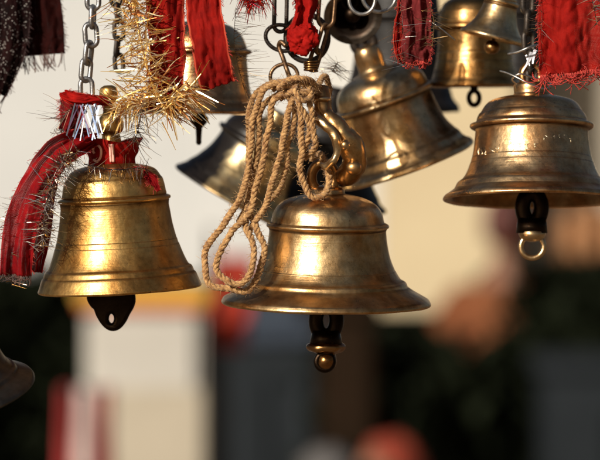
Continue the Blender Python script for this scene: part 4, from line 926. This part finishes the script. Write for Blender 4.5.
# bushes
def bush(px, pyt, d, rw, label, seed, n=9000, ls=0.055):
    Y = D(d); c = P(px, pyt, Y); rn = random.Random(seed); H = c.z
    r = empty('bush', (c.x, Y, 0), label, 'bush', 'dark bushes behind the bells')
    bm = bmesh.new(); cl = []
    for i in range(40):
        th = rn.random()*6.283; rr = rw*math.sqrt(rn.random())*.9; cl.append((Vector((math.cos(th)*rr, math.sin(th)*rr*.7, H*(1-rn.random()**1.6*.75)*(1-.16*(rr/rw)**2))), rn.uniform(.10, .20)))
    for i in range(n):
        cc, s = cl[rn.randrange(40)]; p = cc+Vector((rn.gauss(0, s*.5), rn.gauss(0, s*.5), rn.gauss(0, s*.5)))
        if p.z > H+.03 or p.z < .05: continue
        q = Matrix.Rotation(rn.random()*6.283, 3, 'Z') @ Matrix.Rotation(rn.uniform(-1.2, 1.2), 3, 'X'); w = ls*rn.uniform(.6, 1.3)
        vs = [bm.verts.new(p+q @ Vector(t)*w) for t in ((0, -1, 0), (.42, 0, .1), (0, 1, 0), (-.42, 0, .1))]; bm.faces.new(vs)
    link('foliage', bm, M['leaf'], r, smooth=False)
    bm = bmesh.new()
    for k in range(7):
        th = rn.random()*6.283; e = Vector((math.cos(th)*rw*.6, math.sin(th)*rw*.4, H*rn.uniform(.6, .9)))
        tube(bm, catmull([Vector((math.cos(th)*.04, math.sin(th)*.04, 0)), e*.45+Vector((0, 0, .1)), e], 5), [.022*(1-i/12) for i in range(11)], 7)
    link('stem', bm, M['bark'], r)
bush(20, 276, 11.0, .42, 'blurred dark bush at the left edge below the red net ribbon', 3)
bush(424, 342, 10.6, .32, 'blurred dark bush right of the brown post', 5)
bush(512, 372, 11.6, .30, 'blurred dark bush in front of the person in the rust shirt', 6)
bush(600, 270, 11.0, .24, 'blurred tall dark bush at the right edge below the coppery bell', 8, n=11000)

# ---------------------------------------------------------------- people (both far out of focus)
def skin_body(name, V, E, rads, mat, parent, root=0, lev=2):
    me = bpy.data.meshes.new(name); me.from_pydata(V, E, []); o = bpy.data.objects.new(name, me); COL.objects.link(o)
    me.materials.append(mat); md = o.modifiers.new('skin', 'SKIN')
    for i, r in enumerate(rads):
        sv = me.skin_vertices[0].data[i]; sv.radius = r if isinstance(r, tuple) else (r, r); sv.use_root = (i == root)
    md.use_smooth_shade = True; ss = o.modifiers.new('sub', 'SUBSURF'); ss.levels = lev; ss.render_levels = lev
    dg = bpy.context.evaluated_depsgraph_get(); m2 = bpy.data.meshes.new_from_object(o.evaluated_get(dg)); o.modifiers.clear(); o.data = m2
    for p in m2.polygons: p.use_smooth = True
    o.parent = parent; return o
def person(loc, label, seated=False, face=0.0, shirt='rust_shirt', hair='hair', scarf=False):
    r = empty('person', loc, label, 'person', None, (0, 0, face))   # faces -Y locally
    hz = 0.92 if not seated else 0.47; top = hz+0.56
    V = [(0, 0, hz), (0, 0, hz+.22), (0, 0, hz+.42), (0, -.01, hz+.52), (0, -.02, top+.03), (0, -.03, top+.10)]
    E = [(0, 1), (1, 2), (2, 3), (3, 4), (4, 5)]; rad = [(.15, .11), (.14, .105), (.17, .11), (.085, .075), (.052, .055), (.06, .07)]
    def add(v, p, rr): V.append(v); E.append((p, len(V)-1)); rad.append(rr); return len(V)-1
    hands = []
    for s in (-1, 1):
        a = add((s*.17, 0, hz+.45), 2, (.065, .06)); a = add((s*.22, 0, hz+.40), a, (.055, .055))
        if seated: a = add((s*.25, -.06, hz+.16), a, (.042, .042)); a = add((s*.16, -.26, hz+.14), a, (.03, .03)); a = add((s*.13, -.33, hz+.13), a, (.032, .02))
        else: a = add((s*.27, .02, hz+.14), a, (.042, .042)); a = add((s*.27, -.06, hz-.10), a, (.03, .03)); a = add((s*.27, -.08, hz-.17), a, (.022, .034))
        hands.append(Vector(V[a]))
        if seated: b = add((s*.10, -.06, hz), 0, (.095, .09)); b = add((s*.13, -.42, hz+.02), b, (.07, .07)); b = add((s*.12, -.44, .10), b, (.045, .045)); b = add((s*.12, -.56, .05), b, (.042, .032))
        else: b = add((s*.09, 0, hz-.08), 0, (.095, .095)); b = add((s*.10, -.01, .50), b, (.065, .065)); b = add((s*.10, .02, .10), b, (.042, .045)); b = add((s*.11, -.13, .045), b, (.045, .032))
    body = skin_body('body', V, E, rad, M['skin'], r)
    # head as one shaped mesh, sunk into the neck of the same body
    bm = bmesh.new(); bmesh.ops.create_uvsphere(bm, u_segments=40, v_segments=28, radius=1)
    for v in bm.verts:
        x, y, z = v.co; w = .075*(1-.18*max(0, -z)); fx = x*w; fy = y*.098*(1-.08*max(0, -z)); fz = z*.118
        if y < 0:
            fy -= .020*math.exp(-(x*x)/.02-((z+.12)**2)/.03)        # nose
            fy += .010*(math.exp(-((abs(x)-.38)**2)/.03-((z-.08)**2)/.02))  # eye sockets
            fy -= .006*math.exp(-(x*x)/.08-((z+.42)**2)/.012)       # lips
            fy -= .010*math.exp(-(x*x)/.08-((z+.80)**2)/.03)        # chin
        if abs(x) > .85: fx += math.copysign(.012, x)*math.exp(-((y-.05)**2)/.03-((z+.02)**2)/.06)  # ears
        v.co = Vector((fx, fy-.035, fz+top+.17))
    hd = link('head', bm, M['skin'], r)
    for s in (-1, 1):
        bm = bmesh.new(); ball(bm, (s*.030, -.035-.083, top+.18), .010); link('eye', bm, M['pale_cloth'], hd)
    # hands with fingers
    for hp, s in zip(hands, (-1, 1)):
        bm = bmesh.new(); dn = Vector((0, -.35, -1)).normalized() if not seated else Vector((0, -1, -.2)).normalized(); sd = Vector((0, 1, -.35)).normalized() if not seated else Vector((1, 0, 0))
        for k in range(4):
            b0 = hp+dn*.03+sd*((k-1.5)*.018); ln = (.068, .078, .072, .056)[k]
            tube(bm, [b0-dn*.03, b0+dn*ln*.5, b0+dn*ln*.8+Vector((-s*.012, 0, 0)), b0+dn*ln+Vector((-s*.022, 0, -.004))], [.009, .0085, .008, .006], 8)
        tube(bm, [hp-sd*.015, hp-sd*.04+dn*.02, hp-sd*.045+dn*.045], [.010, .009, .007], 8)
        link('hand', bm, M['skin'], r)
    # shirt: a slightly larger upper body
    SV = [(0, 0, hz-.02), (0, 0, hz+.22), (0, 0, hz+.42), (0, -.005, hz+.50)]; SE = [(0, 1), (1, 2), (2, 3)]; sr = [(.175, .135), (.16, .125), (.19, .128), (.09, .085)]
    for s in (-1, 1):
        n0 = len(SV); SV += [(s*.17, 0, hz+.45), (s*.225, 0, hz+.40)]; SE += [(2, n0), (n0, n0+1)]; sr += [(.08, .075), (.072, .072)]
        e = (s*.255, -.05, hz+.18) if seated else (s*.272, .018, hz+.16); SV.append(e); SE.append((n0+1, n0+2)); sr.append((.062, .062))
    skin_body('shirt', SV, SE, sr, M[shirt], r)
    TV = [(0, 0, hz-.01)]; TE = []; tr = [(.165, .13)]
    for s in (-1, 1):
        n0 = len(TV)
        if seated: TV += [(s*.10, -.06, hz), (s*.13, -.42, hz+.02), (s*.12, -.44, .14)]
        else: TV += [(s*.09, 0, hz-.08), (s*.10, -.01, .50), (s*.10, .02, .12)]
        TE += [(0, n0), (n0, n0+1), (n0+1, n0+2)]; tr += [(.115, .11), (.085, .085), (.07, .07)]
    skin_body('trousers', TV, TE, tr, M['dark_cloth'], r)
    bm = bmesh.new(); bmesh.ops.create_uvsphere(bm, u_segments=36, v_segments=24, radius=1)
    if scarf:
        for v in bm.verts:
            x, y, z = v.co; k = 1+.10*noise.noise(v.co*3); v.co = Vector((x*.098*k, y*.120*k+.012, z*.135*k+top+.185+.0*z))
        dele = [v for v in bm.verts if v.co.y < -.062 and v.co.z < top+.235]
        bmesh.ops.delete(bm, geom=dele, context='VERTS'); nm = 'headscarf'
    else:
        for v in bm.verts:
            x, y, z = v.co; k = 1+.05*noise.noise(v.co*5); v.co = Vector((x*.087*k, y*.112*k-.022, z*.128*k+top+.185))
        dele = [v for v in bm.verts if (v.co.y < -.075 and v.co.z < top+.235) or v.co.z < top+.10]
        bmesh.ops.delete(bm, geom=dele, context='VERTS'); nm = 'hair'
    h = link(nm, bm, M['scarf'] if scarf else M[hair], r); sm = h.modifiers.new('t', 'SOLIDIFY'); sm.thickness = .012
    return r
Y = D(13.0); c = P(504, 230, Y); pe = person((c.x, Y, 0.0), 'blurred person in a rust coloured shirt standing behind the bushes', face=R(150))
pe.scale = (1.04, 1.04, 1.04)
Y = D(9.2); c = P(390, 481, Y)
pe = person((c.x, Y, 0.0), 'blurred person with a red headscarf at the bottom edge, face turned left', seated=True, face=R(-52), shirt='dark_cloth', scarf=True)
# stool under the seated person
pe.scale = (0.84, 0.84, 0.84)
st = empty('wooden_stool', (c.x, Y, 0.0), 'low wooden stool carrying the person with the red headscarf', 'stool', None, (0, 0, R(-52)))
bm = bmesh.new(); box(bm, (0, 0, .355), (.36, .34, .04), bev=.01); link('seat', bm, M['brown_wood'], st, smooth=False)
for sx in (-1, 1):
    for sy in (-1, 1):
        bm = bmesh.new(); tube(bm, [(sx*.16, sy*.15, 0), (sx*.14, sy*.13, .335)], .018, 8); link('leg', bm, M['brown_wood'], st)
st.scale = (0.84, 0.84, 0.84)
# ------------------------------------------------------------------ light, sky, camera
AZ, EL = 37.0, 23.0
sd = Vector((-math.sin(R(AZ))*math.cos(R(EL)), -math.cos(R(AZ))*math.cos(R(EL)), math.sin(R(EL))))
sl = bpy.data.lights.new('sun', 'SUN'); sl.energy = 4.8; sl.angle = R(0.5); sl.color = (1.0, 0.93, 0.82)
so = bpy.data.objects.new('sun', sl); COL.objects.link(so); so.rotation_euler = sd.to_track_quat('Z', 'Y').to_euler(); so.location = (-3, -4, 5)
w = bpy.data.worlds.new('World'); S.world = w; w.use_nodes = True
nt = w.node_tree; bg = nt.nodes['Background']; sk_ = nt.nodes.new('ShaderNodeTexSky'); sk_.sky_type = 'NISHITA'; sk_.sun_disc = False
sk_.sun_elevation = R(EL); sk_.sun_rotation = R(180+AZ); sk_.air_density = 1.0; sk_.dust_density = 6.0; sk_.ozone_density = 0.6
nt.links.new(sk_.outputs[0], bg.inputs['Color']); bg.inputs['Strength'].default_value = 0.05
cd = bpy.data.cameras.new('camera'); cam = bpy.data.objects.new('camera', cd); COL.objects.link(cam); S.camera = cam
cam.location = (0, -CAMD, HZ); cam.rotation_euler = (R(90), 0, 0)
cd.sensor_width = 36; cd.lens = 36*CAMD/(600*PX); cd.clip_start = 0.05; cd.clip_end = 2000
cd.dof.use_dof = True; cd.dof.focus_distance = CAMD-0.045; cd.dof.aperture_fstop = 8.0; cd.dof.aperture_blades = 0
S.view_settings.view_transform = 'Standard'; S.view_settings.look = 'None'; S.view_settings.exposure = 0.0; S.view_settings.gamma = 1.0
